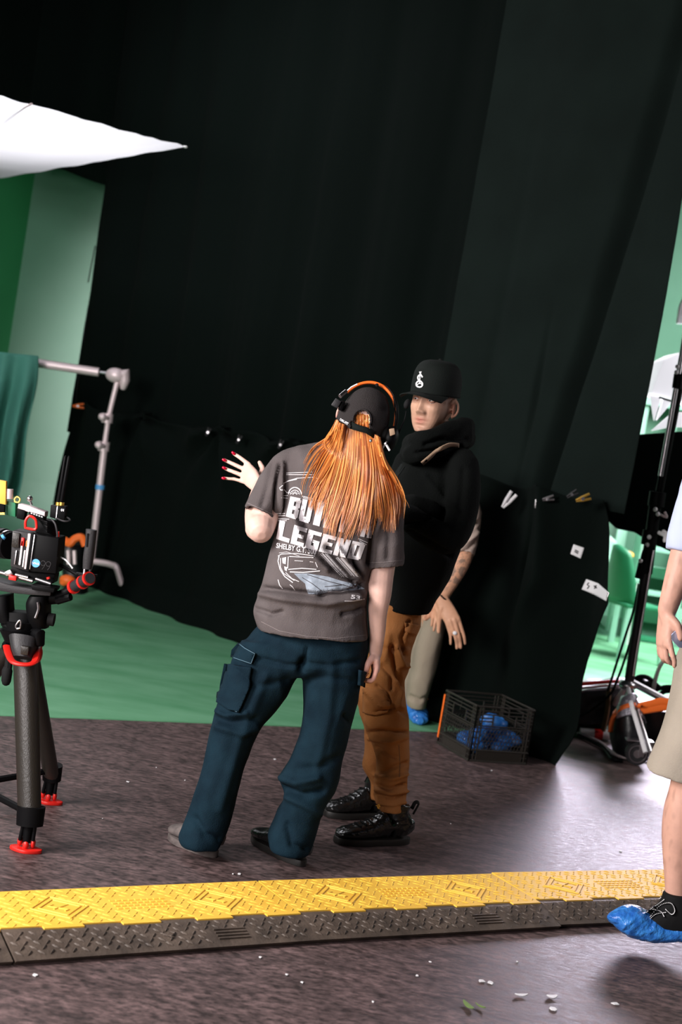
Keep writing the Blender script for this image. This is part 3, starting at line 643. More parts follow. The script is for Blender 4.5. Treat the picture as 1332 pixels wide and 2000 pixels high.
# right arm hanging, hand curled round a phone
b.tube(curve([P(762, 985, 4.82), P(752, 1050, 4.80), P(744, 1120, 4.78), P(742, 1160, 4.77), P(738, 1195, 4.77), P(737, 1235, 4.78), P(733, 1280, 4.79)], 5), list(np.interp(np.linspace(0, 6, 31), [0, 1, 2, 3, 4, 5, 6], [.052, .050, .044, .039, .0325, .027, .021])), 18, round_ends=True)
D = 4.80; kn = [P(737, 1312, D-.03), P(735, 1314, D-.01), P(733, 1315, D+.01), P(731, 1315, D+.03)]
tips = [[P(729, 1327, D-.03), P(718, 1329, D-.035), P(710, 1326, D-.03)], [P(727, 1329, D-.01), P(716, 1331, D-.01), P(709, 1326, D-.01)], [P(725, 1328, D+.01), P(715, 1329, D+.01), P(708, 1324, D+.01)], [P(723, 1327, D+.03), P(713, 1326, D+.03), P(708, 1321, D+.03)]]
hand(b, P(733, 1280, 4.79), kn, V((1, -.3, 0)), tips, [P(727, 1285, D-.03), P(719, 1297, D-.04), P(716, 1308, D-.04), P(714, 1317, D-.035)], fr=.0078, thick=.013, wr=.022)
ear(b, hc, HRw, .95, -1)
wb = fuse(b, .0036, 3, 'body'); face(wb, hc, HRw, .88)
def ftint(co, col):
    px = PXn(co); r = np.exp(-((px[:, 0]-718)/26)**2-((px[:, 1]-1315)/28)**2)*.5; col *= (1-r[:, None]*np.array([.05, .5, .55]))
    r = np.exp(-((px[:, 0]-655)/9)**2-((px[:, 1]-818)/14)**2); col *= (1-r[:, None]*np.array([.0, .35, .35])); return col
tint(wb, SKW, ftint); body = link('body', wb, 'skin', wr)
for pt, dr in ((P(456, 885, 5.005), (-1, 0, .55)), (P(438, 898.5, 5.005), (-1, 0, .25)), (P(438, 914, 4.995), (-1, 0, .25)), (P(437, 934, 4.975), (-1, 0, 0))):
    R = frame(dr, (0, -1, 0)); MB().ball(pt+V((0, -.004, 0)), (.0052, .0085, .003), 8, R).build('fingernail', 'nail', wr, 'red painted nail')
tb = bvh(wb)
# trousers
b = MB()
b.loft([(518, 1205, 712, 1222, 4.80, .095), (490, 1238, 722, 1250, 4.80, .125), (462, 1280, 716, 1288, 4.80, .13), (450, 1300, 714, 1302, 4.80, .12), (447, 1318, 712, 1318, 4.80, .09)], 32, 2.4)
b.loft([(472, 1250, 610, 1268, 4.80, .12), (450, 1296, 592, 1306, 4.79, .115), (432, 1352, 548, 1378, 4.78, .105), (418, 1400, 506, 1428, 4.76, .092), (402, 1465, 482, 1486, 4.75, .088), (386, 1530, 464, 1548, 4.73, .09), (366, 1590, 452, 1602, 4.73, .09), (349, 1628, 440, 1638, 4.73, .095), (350, 1642, 430, 1656, 4.73, .092)], 30, 2.3)
b.loft([(585, 1262, 720, 1240, 4.80, .12), (588, 1305, 713, 1300, 4.80, .115), (592, 1375, 697, 1378, 4.80, .105), (588, 1425, 682, 1438, 4.80, .095), (568, 1478, 670, 1488, 4.80, .092), (546, 1518, 658, 1538, 4.79, .092), (556, 1552, 640, 1572, 4.78, .09), (538, 1590, 627, 1600, 4.79, .09), (523, 1626, 616, 1636, 4.79, .10), (526, 1654, 604, 1666, 4.79, .10)], 30, 2.3)
me = fuse(b, .007, 4, 'trousers'); wrinkles(me, .004, (11, 11, 7), 3)
strokes(me, [([(590, 1300), (560, 1300), (500, 1285)], 5, -.008), ([(590, 1296), (640, 1300), (700, 1292)], 5, -.007), ([(592, 1290), (588, 1310)], 6, -.02), ([(600, 1265), (596, 1290)], 3, -.008), ([(412, 1398), (450, 1412), (500, 1405)], 6, -.010), ([(416, 1385), (440, 1398), (480, 1392)], 5, .010), ([(425, 1420), (470, 1432), (500, 1422)], 7, .009), ([(545, 1518), (580, 1530), (620, 1520)], 7, .012), ([(550, 1540), (590, 1552), (630, 1545)], 7, -.014), ([(560, 1556), (600, 1575), (625, 1590)], 7, .010), ([(660, 1480), (620, 1500), (580, 1502)], 8, -.007),
    ([(650, 1300), (642, 1400), (620, 1500)], 9, .006), ([(520, 1320), (470, 1440), (430, 1580)], 9, .006), ([(380, 1600), (400, 1630), (430, 1640)], 7, -.010), ([(560, 1610), (570, 1650), (600, 1660)], 6, -.010), ([(675, 1400), (690, 1420)], 6, -.008), ([(600, 1330), (640, 1322), (690, 1330)], 6, -.005), ([(455, 1300), (500, 1340), (560, 1330)], 7, -.006)])
tr = link('trousers', me, 'denim', wr); tt = bvh(me)
b = MB(); spoly(b, tt, [(438, 1296), (492, 1303), (487, 1345), (467, 1392), (450, 1388), (427, 1372), (430, 1335)], .009, 0, 6); pk = b.build('cargo_pocket', 'denim', tr); pk.modifiers.new('s', 'SOLIDIFY').thickness = .010
b = MB(); spoly(b, tt, [(465, 1255), (498, 1277), (491, 1297), (450, 1283), (452, 1270)], .014, 0, 6); pk = b.build('pocket_flap', 'denim', tr); pk.modifiers.new('s', 'SOLIDIFY').thickness = .010
b = MB()
for l in ([(452, 1283), (490, 1296), (497, 1278)], [(482, 1303), (478, 1345), (462, 1390)], [(430, 1372), (462, 1390)], [(465, 1256), (478, 1266), (498, 1277)]): sline(b, tt, l, 1.3, .0155, 0)
b.build('stitching', 'stitch', tr)
b = MB(); spoly(b, tt, [(700, 1308), (716, 1312), (713, 1342), (698, 1338)], .01, 0, 6); b.build('cargo_pocket', 'denim', tr).modifiers.new('s', 'SOLIDIFY').thickness = .012
# shoes under the hems
def shoe(parent, secs, sole_secs, mu, ms='sole', nm='shoe', vox=.004):
    b = MB(); b.rings([(V(c), V(h), bb) for c, h, bb in secs], 24, 2.3); me = fuse(b, vox, 3, nm); o = link(nm, me, mu, parent)
    b = MB(); b.prism(sole_secs, (0, 0, .024)); b.build('sole', ms, o, bevel=.004); return o
def foot(ankle, dr, L=.27, w_=.048, hgt=.085, z0=.0):
    """sections of a shoe from heel to toe; dr = horizontal direction of the toe"""
    d = V(dr).normalized(); s = V((d.y, -d.x, 0)); A = V((ankle.x, ankle.y, 0)); S = []
    for t, wd, h in ((-.30, .45, .5), (-.27, .72, .85), (-.20, .85, 1.0), (-.05, .88, 1.0), (.10, .85, .92), (.28, .93, .70), (.45, 1.04, .52), (.60, .98, .44), (.68, .72, .36), (.715, .4, .25)):
        S.append((A+d*(t*L)+V((0, 0, z0+.020+hgt*h/2)), s*(w_*wd), hgt*h/2))
    pts = []
    for i in range(28):
        a = 2*PI*i/28; u = math.cos(a); v = math.sin(a); wid = w_*(1.04+.14*u)*(1 if u > 0 else .92); pts.append(A+d*(L*.21+u*L*.53)+s*(v*abs(v)**-.15*wid if v else 0)+V((0, 0, z0)))
    return S, pts
def shoe2(parent, heel, toe, w_, hgt, mu, ms, z0=.0):
    h, t = V((heel.x, heel.y, 0)), V((toe.x, toe.y, 0)); d = (t-h); L = d.length/1.02; d.normalize(); S, pts = foot(h+d*(.31*L), d, L=L, w_=w_, hgt=hgt, z0=z0); return shoe(parent, S, pts, mu, ms)
s1 = shoe2(wr, G(420, 1676), G(338, 1636), .052, .085, 'dusty', 'dusty'); s2 = shoe2(wr, G(592, 1694), G(500, 1640), .052, .08, 'leather', 'sole')
# the heel cap of the nearer foot
# t-shirt
b = MB()
b.loft([(655, 858, 738, 892, 4.79, .075), (610, 866, 758, 918, 4.79, .085), (570, 875, 770, 940, 4.79, .10), (552, 900, 774, 975, 4.79, .115), (545, 950, 765, 1010, 4.79, .125), (540, 1010, 748, 1050, 4.79, .13), (530, 1060, 733, 1090, 4.79, .135), (518, 1110, 722, 1128, 4.79, .135), (507, 1155, 717, 1170, 4.79, .14), (496, 1190, 717, 1212, 4.80, .15), (504, 1226, 720, 1248, 4.80, .165)], 40, 2.5, hollow=.015)
b.loft([(605, 868, 590, 935, 4.79, .055), (570, 874, 566, 955, 4.785, .062), (545, 885, 556, 985, 4.78, .072), (518, 915, 545, 1005, 4.77, .080), (495, 955, 538, 1012, 4.76, .085), (478, 992, 534, 1017, 4.75, .086)], 30, 2.3, hollow=.008)
b.loft([(745, 920, 715, 1000, 4.80, .06), (778, 950, 728, 1020, 4.80, .07), (786, 990, 728, 1050, 4.80, .078), (788, 1040, 722, 1075, 4.79, .08), (789, 1080, 718, 1092, 4.79, .08), (789, 1103, 716, 1110, 4.79, .078)], 30, 2.3, hollow=.008)
me = fuse(b, .0055, 4, 'tshirt'); wrinkles(me, .0045, (11, 11, 7), 5)
strokes(me, [([(583, 985), (590, 1020), (612, 1075), (650, 1110), (700, 1140)], 5, -.018), ([(575, 1000), (582, 1030), (600, 1075), (640, 1112)], 5, .010), ([(640, 1070), (680, 1115), (715, 1145)], 6, -.016), ([(690, 1080), (700, 1110), (718, 1140)], 5, -.014), ([(660, 1070), (690, 1110), (716, 1138)], 5, .012), ([(500, 1148), (540, 1152), (590, 1158), (630, 1165)], 5, -.016), ([(630, 1162), (670, 1158), (714, 1150)], 5, -.018), ([(510, 1160), (570, 1172), (640, 1178), (700, 1168)], 7, .012),
    ([(497, 1188), (530, 1200), (550, 1195)], 4, -.010), ([(545, 905), (540, 950), (538, 1005)], 4, -.014), ([(552, 905), (548, 960), (545, 1000)], 4, .010), ([(530, 900), (520, 950), (512, 985)], 6, -.007), ([(735, 1010), (728, 1060), (722, 1100)], 5, -.016), ([(670, 1200), (695, 1195), (714, 1185)], 4, -.010), ([(690, 1070), (685, 1095), (700, 1110)], 5, -.012), ([(755, 1000), (760, 1050), (758, 1090)], 7, -.006)])
sh_ = link('tshirt', me, 'tshirt', wr); ts = bvh(me)
b = MB()
LET = dict(L=[(0, 0, .42, 1), (0, 0, 1, .22)], E=[(0, 0, .44, 1), (0, 0, 1, .21), (0, .41, .86, .6), (0, .79, 1, 1)], G=[(0, 0, .42, 1), (0, 0, 1, .21), (0, .79, 1, 1), (.60, 0, 1, .52), (.48, .36, 1, .52)],
    D=[(0, 0, .42, 1), (0, 0, .9, .2), (0, .8, .9, 1), (.62, .08, 1, .92)], B=[(0, 0, .44, 1), (0, 0, .9, .2), (0, .8, .9, 1), (0, .41, .9, .59), (.62, .08, 1, .46), (.62, .54, 1, .92)], U=[(0, .08, .42, 1), (.6, .08, 1, 1), (.08, 0, .92, .24)],
    I=[(.2, 0, .8, 1)], T=[(.28, 0, .72, 1), (0, .78, 1, 1)], A=[(0, 0, .40, .9), (.60, 0, 1, .9), (.1, .78, .9, 1), (.2, .25, .8, .45)], N=[(0, 0, .38, 1), (.62, 0, 1, 1), 'd'])
def blocks(word, TL, TR, BL, BR, sag=3):
    TL, TR, BL, BR = [np.array(q, float) for q in (TL, TR, BL, BR)]; n = len(word)
    for i, ch in enumerate(word):
        if ch == ' ': continue
        for r in LET[ch]:
            q = [(0, 1), (.42, 1), (1, 0), (.58, 0)] if r == 'd' else [(r[0], r[1]), (r[2], r[1]), (r[2], r[3]), (r[0], r[3])]
            pts = []
            for u, v in q:
                U = (i+.05+u*.90)/n; p = (BL*(1-U)+BR*U)*(1-v)+(TL*(1-U)+TR*U)*v; pts.append((p[0], p[1]+sag*4*U*(1-U)))
            spoly(b, ts, pts, .0036)
blocks('BUILT A', (566, 969), (737, 995), (557, 1008), (726, 1052)); blocks('LEGEND', (545, 1015), (716, 1062), (538, 1052), (704, 1095))
stext(b, ts, 'SHELBY G.T. 500', (540, 1060), (618, 1072), (539, 1070), (617, 1084), bold=.02, maxe=4, off=.004)
for l, w_ in (([(539, 1003), (557, 1003)], 1), ([(540, 1007), (557, 1007)], 1), ([(539, 1013), (565, 1014)], 1.2), ([(541, 1017), (560, 1017)], 1), ([(549, 968), (563, 968)], 1.2), ([(549, 972), (562, 973)], 1), ([(590, 969), (612, 974), (640, 984)], 1.2), ([(592, 972), (612, 977)], 1), ([(559, 924), (610, 922)], 1), ([(559, 927), (612, 927)], 1),
    ([(560, 940), (580, 934), (612, 932), (630, 938)], 1.2), ([(552, 949), (555, 943), (565, 939), (580, 936)], 1.6), ([(552, 948), (546, 953), (548, 957), (556, 957), (560, 962), (566, 962)], 1.6), ([(700, 953), (716, 965)], 1), ([(697, 975), (730, 990)], 1), ([(712, 1013), (724, 1019), (727, 1012)], 1), ([(711, 1020), (722, 1026)], 1), ([(700, 1052), (718, 1060)], 1.2), ([(702, 1056), (716, 1064)], 1.2), ([(712, 1020), (727, 1030)], 1.0), ([(716, 1007), (728, 1013)], 1)): sline(b, ts, l, w_, .002)
arc = [(576+13*math.cos(a), 967-15*math.sin(a)) for a in np.linspace(.1, PI-.1, 12)]; sline(b, ts, arc, 2, .002)
for r in (9, 3): sline(b, ts, [(576+r*math.cos(a), 966-r*math.sin(a)) for a in np.linspace(0, PI, 10)], 1, .002)
for a in np.linspace(.3, PI-.3, 6): sline(b, ts, [(576+3*math.cos(a), 966-3*math.sin(a)), (576+9*math.cos(a), 966-9*math.sin(a))], .9, .002)
# big car front below the words
for l, w_ in (([(543, 1086), (550, 1082), (580, 1081), (615, 1086)], 1.4), ([(545, 1086), (543, 1096), (547, 1112), (556, 1126), (572, 1138)], 1.8), ([(563, 1087), (562, 1110)], 1.6), ([(565, 1087), (612, 1089)], 1.4), ([(563, 1112), (590, 1110), (618, 1112)], 1.6), ([(575, 1095), (592, 1096)], 1), ([(605, 1097), (612, 1098)], 1), ([(566, 1117), (592, 1118), (625, 1115)], 2), ([(548, 1090), (548, 1108), (554, 1120), (575, 1134)], 1.2), ([(543, 1132), (546, 1143), (552, 1150)], 1.6), ([(566, 1142), (571, 1146), (576, 1153)], 1.2), ([(616, 1098), (620, 1108)], 1.4), ([(558, 1118), (570, 1130), (584, 1136)], 1.4), ([(640, 1156), (665, 1156), (680, 1153)], 1.6), ([(673, 1174), (690, 1174), (712, 1170)], 1.8), ([(585, 1086), (560, 1078), (545, 1080)], .8)): sline(b, ts, l, w_, .002)
for bl in ([(551, 1090), (559, 1088), (558, 1102), (552, 1100)], [(555, 1106), (561, 1108), (560, 1116), (556, 1113)]): spoly(b, ts, bl, .002)
spoly(b, ts, [(574, 1120), (600, 1120), (640, 1126), (665, 1134), (700, 1142), (712, 1150), (690, 1153), (650, 1154), (620, 1161), (602, 1160), (598, 1150), (596, 1140), (586, 1132)], .0018, 1)
for l, w_ in (([(590, 1128), (610, 1140), (628, 1154)], 1.2), ([(600, 1122), (640, 1135), (680, 1145)], 1.2), ([(634, 1146), (672, 1142)], 1.2)): sline(b, ts, l, w_, .0026, 2)
random.seed(3)
for (x0, y0, x1, y1) in ((632, 1082, 672, 1126), (662, 1090, 692, 1124)):     # tyre tracks
    for i in range(22):
        t = i/21; cx_, cy_ = x0+(x1-x0)*t, y0+(y1-y0)*t
        sline(b, ts, [(cx_-6, cy_+1), (cx_-2, cy_-2), (cx_, cy_+2)], .9, .002); sline(b, ts, [(cx_+6, cy_-3), (cx_+3, cy_+1), (cx_+8, cy_+2)], .9, .002)
for r in (8, 3.5): sline(b, ts, [(700+r*math.cos(a), 1004+r*math.sin(a)) for a in np.linspace(0, 2*PI, 14)], 1.4, .0026, 2)
for q in ((685, 1161, 693, 1170), (695, 1161, 703, 1170)):                    # small 53-like mark
    x0, y0, x1, y1 = q
stext(b, ts, '53', (686, 1161), (704, 1164), (685, 1169), (703, 1172), bold=.02, maxe=5)
b.build('print', ['print', 'print_blue', 'print_dark'], sh_, 'white printed lettering and car drawing', smooth=False)
def hemline(l, o=.0022): b = MB(); sline(b, ts, l, .6, o, 0, step=3); b.build('stitching', 'stand_thread', sh_)
hemline([(483, 982), (505, 992), (536, 1006)]); hemline([(718, 1099), (750, 1098), (786, 1094)]); hemline([(510, 1214), (545, 1232), (600, 1243), (655, 1247), (716, 1240)])
# cap (worn back to front opening to the rear)
def headring(c, R, z, rx, ry, y0=0, n=48): return [c+R@V((rx*math.cos(2*PI*j/n), y0+ry*math.sin(2*PI*j/n), z)) for j in range(n)]
def cap_crown(c, R, prof, cut=None, y0=-.01, n=96):
    vs = []; fs = []; k = len(prof)
    for z, rx, ry in prof: vs += headring(c, R, z, rx, ry, y0, n)
    top = len(vs); vs.append(c+R@V((0, y0, prof[-1][0]+.003)))
    for i in range(k-1):
        for j in range(n):
            f = [i*n+j, i*n+(j+1) % n, (i+1)*n+(j+1) % n, (i+1)*n+j]; q = sum((V(vs[a]) for a in f), V())/4
            if cut and cut(q): continue
            fs.append(f)
    fs += [[(k-1)*n+j, (k-1)*n+(j+1) % n, top] for j in range(n)]
    return MB().add(vs, fs)
def dome(z0, z1, rx, ry, k=14, e=2.2):
    out = []
    for i in range(k):
        t = i/(k-1)*.985; f = (1-t**e)**(1/e); out.append((z0+(z1-z0)*t, rx*f, ry*f))
    return out
cpp = dome(-.062, .108, .088, .106, 34, 2.4)
def wcut(q):
    if (q-CAM).length > (hc-CAM).length: return (HRw.transposed()@(q-hc)).z < .005
    x, y = PX(q); l = HRw.transposed()@(q-hc)
    dx, dy = x-707, y-820; e_ = (dx*.98+dy*.2)/15.5, (dy*.98-dx*.2)/18
    return (e_[0]**2+e_[1]**2 < 1 and y < 836) or y > min(820+(x-660)*.72, 846+max(0, x-720)*.2) or (684 < x < 722 and y > 822)
b = cap_crown(hc, HRw, cpp, wcut, n=160); cap = b.build('cap', 'cap_grey', wr, 'dark grey mesh cap with a rear opening'); md = cap.modifiers.new('s', 'SOLIDIFY'); md.thickness = .003
bpy.context.evaluated_depsgraph_get().update(); tc_ = bvh(cap.data)
b = MB(); rim = [(707+15.5*math.cos(a)-3*math.sin(a), 820+18*math.sin(a)+3*math.cos(a)) for a in np.linspace(PI*.92, 2.12*PI, 22)]
fb = (hc-CAM).y-.118
b.tube([onto(tc_, 708+(x-708)*1.12, 821+(y-821)*1.12, .002, fb) for x, y in rim], .0032, 8, flat=1); b.build('opening_binding', 'cap_grey', cap)
b = MB(); pts = []; 
def ringpt(u, z, r=1.02): return hc+HRw@V((.094*r*math.cos(u), -.01+.113*r*math.sin(u), z))
st = []
for (xa, ya, xb, yb, dd_) in ((683, 837, 687, 823, .100), (692, 840, 694, 827, .112), (702, 843, 704, 831, .118), (714, 846, 716, 834, .118), (722, 851, 724, 838, .112), (729, 856, 731, 842, .100)): st.append((P(xa, ya, hc.y-dd_), P(xb, yb, hc.y-dd_)))
vs = []
for a_, c_ in st: vs += [a_, c_]
b.add(vs, [[2*i, 2*i+1, 2*i+3, 2*i+2] for i in range(5)]); o = b.build('strap', 'cap_black', cap); o.modifiers.new('s', 'SOLIDIFY').thickness = .003
MB().ball(P(724, 861, hc.y-.13), (.005, .004, .006), 8).build('buckle', 'steel', cap)
b = MB(); stext(b, tc_, 'DRI-FIT', (665, 817), (681, 826), (663.5, 821), (679, 831), bold=.02, off=.003, fallback=fb); b.build('lettering', 'white', cap)
b = MB()
for t in np.linspace(0, 1, 3): b.ball(hc+HRw@V((0, -.01, .122)), .006, 6)
b.build('button', 'cap_grey', cap)
# hair: underlayer and strands
GD = [[(659, 820), (645, 850), (606, 872), (590, 895), (582, 930)], [(662, 825), (650, 862), (625, 895), (600, 935), (592, 970)], [(669, 828), (657, 875), (636, 930), (616, 975), (607, 1000)], [(677, 832), (668, 890), (652, 950), (640, 1000), (632, 1030)], [(687, 834), (682, 905), (668, 965), (652, 1020), (645, 1060)], [(698, 838), (696, 915), (684, 975), (668, 1025), (660, 1066)], [(708, 841), (710, 915), (702, 975), (690, 1020), (676, 1060)], [(716, 843), (722, 915), (718, 970), (712, 1010), (700, 1045)], [(723, 845), (734, 915), (736, 970), (740, 1010), (735, 1045)], [(729, 847), (742, 910), (754, 955), (764, 1000), (765, 1040)], [(735, 850), (748, 905), (768, 945), (781, 985), (774, 1042)], [(741, 854), (752, 898), (774, 935), (786, 970), (783, 1010)]]
GA = np.array([cr([list(p) for p in g_], 4) for g_ in GD])    # 12 x 17 x 2
tall = BVHTree.FromPolygons([v.co.copy() for v in me.vertices]+[v.co.copy() for v in wb.vertices], [list(p.vertices) for p in me.polygons]+[[i+len(me.vertices) for i in p.vertices] for p in wb.polygons])
hd = hc.y-.100
def hairpt(x, y, off, t):
    d = ray(x, y).normalized(); h = tall.ray_cast(CAM, d); base = CAM+d*((hd+.05*t)/d.y)
    if h[0] is not None and h[0].y < base.y+.25:
        q = h[0]-d*off
        if q.y > base.y and t < .5: f = 1-t/.5; q = q*(1-f)+(base)*f
        return q
    return base-d*off
random.seed(11); b = MB(); ncl = 46
for c_ in range(ncl):
    uc = (c_+random.uniform(-.3, .3)+.5)/ncl; uc = min(.995, max(0, uc**.82))*11; Lc = random.choice([1, 1, .96, .92, .86, .8]); pw = random.uniform(2, 7); pc = random.uniform(0, 6); oc = random.uniform(.003, .020); nsn = random.randint(9, 19) if uc > 1.5 else random.randint(4, 8)
    for s in range(nsn):
        du = random.gauss(0, .30); u = min(10.99, max(0, uc+du)); i = int(u); f = u-i; pts = GA[i]*(1-f)+GA[i+1]*f
        ic = min(10, int(uc)); fc = uc-ic; ptc = GA[ic]*(1-fc)+GA[ic+1]*fc; off = oc+random.uniform(0, .007)
        L = Lc*random.uniform(.88, 1.02) if random.random() < .85 else random.uniform(.5, .9); wd = random.gauss(0, 2.5) if random.random() < .9 else random.gauss(0, 9)
        P3 = []
        for k in range(17):
            t = k/16; q = min(15.999, t*L*16); k0 = int(q); ff = q-k0; a_ = pts[k0]*(1-ff)+pts[k0+1]*ff; c2 = ptc[k0]*(1-ff)+ptc[k0+1]*ff; m_ = .80*t**1.3
            x = a_[0]*(1-m_)+c2[0]*m_+pw*math.sin(t*4.2+pc)*t+wd*t; y = a_[1]*(1-m_)+c2[1]*m_
            P3.append(hairpt(x, y, off*(1-.35*t), t))
        ys = [(p-CAM).length for p in P3]; sm = [sum(ys[max(0, k-2):k+3])/len(ys[max(0, k-2):k+3]) for k in range(17)]; P3 = [CAM+(p-CAM).normalized()*q for p, q in zip(P3, sm)]
        r0 = random.choice([.0009, .0013, .0018, .0026, .0034]); b.tube(P3, [r0*(1.0 if k < 9 else 1.0-(k-8)/9) for k in range(17)], 5, flat=.55, caps=False)
hr = b.build('hair', 'hair', wr, 'long straight ginger hair')
b = MB()
for s in range(60):
    x = random.uniform(692, 726); y0 = 803+abs(x-708)*.2; dd = hd+.012
    b.tube([P(x+(708-x)*.2*(1-abs(q)), y0+q*38, dd-.012*math.sin(PI*q)+random.uniform(0, .006)) for q in (0, .25, .5, .75, 1.0)], random.choice([.0012, .002, .003]), 5, caps=False)
b.build('hair_in_cap', 'hair', hr)
b = MB()
for i in range(7): # short wisps by the ear
    b.tube([P(656-i*.6, 820+i*2, hd+.03), P(648-i*1.5, 838+i*2, hd+.02), P(641-i*2, 856+i*2, hd), P(630+i*3, 872+i*2, hd-.02)], .0012, 5, caps=False)
b.build('wisps', 'hair', hr)
# headset on her head: a thing of its own
hs = thing('headset', 'intercom headset with an orange and black headband over the woman\'s cap', 'headset', P(712, 765, 4.76))
arc3 = lambda r, a0, a1, yy=.01, n=24: [hc+HRw@V((r*.098*math.cos(a), yy, .0+r*.124*math.sin(a))) for a in np.linspace(a0, a1, n)]
A1 = arc3(1.04, .05, PI-.55); o1 = MB().tube(A1, .0055, 8, flat=1.6).build('headband', 'orange', hs)
MB().tube(arc3(1.10, -.1, PI*.42, .0), .0038, 8).build('outer_band', 'black', hs); MB().tube(arc3(1.08, -.15, .9, -.012), .004, 8).build('cable', 'black', hs)
MB().tube([P(676, 765, 4.74), P(686, 756, 4.74), P(698, 750, 4.74)], .0022, 8).build('antenna', 'white', hs)
MB().cyl(P(664, 774, 4.70), P(676, 764, 4.72), .007).build('connector', 'steel', hs)
b = MB(); b.prism([P(656, 777, 4.66), P(667, 784, 4.66), P(659, 798, 4.66), P(646, 791, 4.66)], (0, .03, 0)); b.build('side_unit', 'dark_grey', hs, bevel=.003)
b = MB(); b.prism([P(667, 781, 4.67), P(675, 785, 4.67), P(668, 803, 4.67), P(659, 800, 4.67)], (0, .04, 0)); b.build('temple_pad', 'black', hs, bevel=.004)
R2 = HRw; ec = P(762, 857, 4.72)
MB().ball(ec, (.026, .040, .044), 12, R2).build('ear_cup', 'black', hs); MB().ball(ec+V((-.020, 0, 0)), (.016, .036, .040), 12, R2).build('ear_pad', 'black_matte', hs)
b = MB(); b.prism([P(760, 838, 4.66), P(770, 836, 4.66), P(772, 848, 4.66), P(762, 852, 4.66)], (0, .02, 0)); b.build('hinge_plate', 'beige', hs, bevel=.002)
MB().tube([P(755, 862, 4.66), P(747, 876, 4.66)], .003, 6).build('trim_ring', 'steel', hs)
MB().tube([P(761, 880, 4.66), P(754, 868, 4.66), P(752, 866, 4.655)], .004, 6).build('volume_knob', 'white', hs)
MB().tube(curve([P(765, 875, 4.72), P(776, 852, 4.72), P(783, 835, 4.73), P(790, 820, 4.74), P(793, 803, 4.74)], 4), list(np.linspace(.0045, .0014, 17)), 8).build('microphone_boom', 'black', hs)
b = MB(); b.ball(P(795, 789, 4.74), (.0105, .0105, .017), 10, HRw); b.build('microphone_foam', 'black_matte', hs)
MB().tube([P(770, 780, 4.74), P(771, 800, 4.74), P(773, 815, 4.73), P(771, 830, 4.72)], .0022, 6).build('cable', 'black', hs)
ph = thing('phone', 'dark phone with a tan edge held low in the woman\'s right hand', 'phone', P(712, 1305, 4.79))
b = MB(); b.prism([P(716, 1290, 4.77), P(720, 1292, 4.77), P(711, 1325, 4.77), P(707, 1322, 4.77)], (.01, .07, 0)); b.build('case', 'brown', ph, bevel=.002)
b = MB(); b.prism([P(719.5, 1292, 4.772), P(721, 1293, 4.772), P(712.5, 1325, 4.772), P(711, 1324.5, 4.772)], (.01, .066, 0)); b.build('screen', 'black', ph)
# ---------------- man in black hoodie and cap, arms folded
mn = thing('person', 'man with folded arms, flat black cap, black hoodie, brown cargo joggers and black boots', 'person', G(740, 1605))
mc = P(846, 789, 5.40); HRm = frame((-.63, -1, -.06), (.02, .02, 1)); b = MB(); D = 5.42
skull(b, mc, HRm, 1.0)
b.loft([(822, 820, 878, 822, 5.43, .06), (824, 850, 890, 850, 5.43, .065), (815, 880, 900, 880, 5.43, .08)], 24, 2)
b.loft([(825, 880, 900, 880, 5.42, .08), (810, 930, 880, 930, 5.43, .07), (800, 1000, 870, 1000, 5.43, .07), (790, 1090, 850, 1090, 5.43, .07), (762, 1170, 830, 1175, 5.42, .085), (755, 1225, 812, 1230, 5.40, .085)], 26, 2.2)
b.loft([(755, 1215, 810, 1220, 5.36, .06), (735, 1320, 782, 1320, 5.33, .055), (735, 1420, 778, 1420, 5.30, .045), (748, 1500, 780, 1500, 5.28, .04), (752, 1590, 778, 1592, 5.26, .032)], 20, 2)
b.loft([(750, 1215, 800, 1220, 5.50, .06), (722, 1320, 765, 1320, 5.52, .055), (722, 1420, 756, 1420, 5.53, .045), (727, 1500, 742, 1500, 5.55, .03), (729, 1560, 741, 1560, 5.55, .025)], 20, 2)
b.tube(curve([P(898, 910, 5.31), P(904, 965, 5.27), P(891, 1032, 5.22), P(866, 1048, 5.18), P(824, 1028, 5.16), P(800, 1012, 5.17)], 4), list(np.linspace(.040, .026, 21)), 14, round_ends=True)
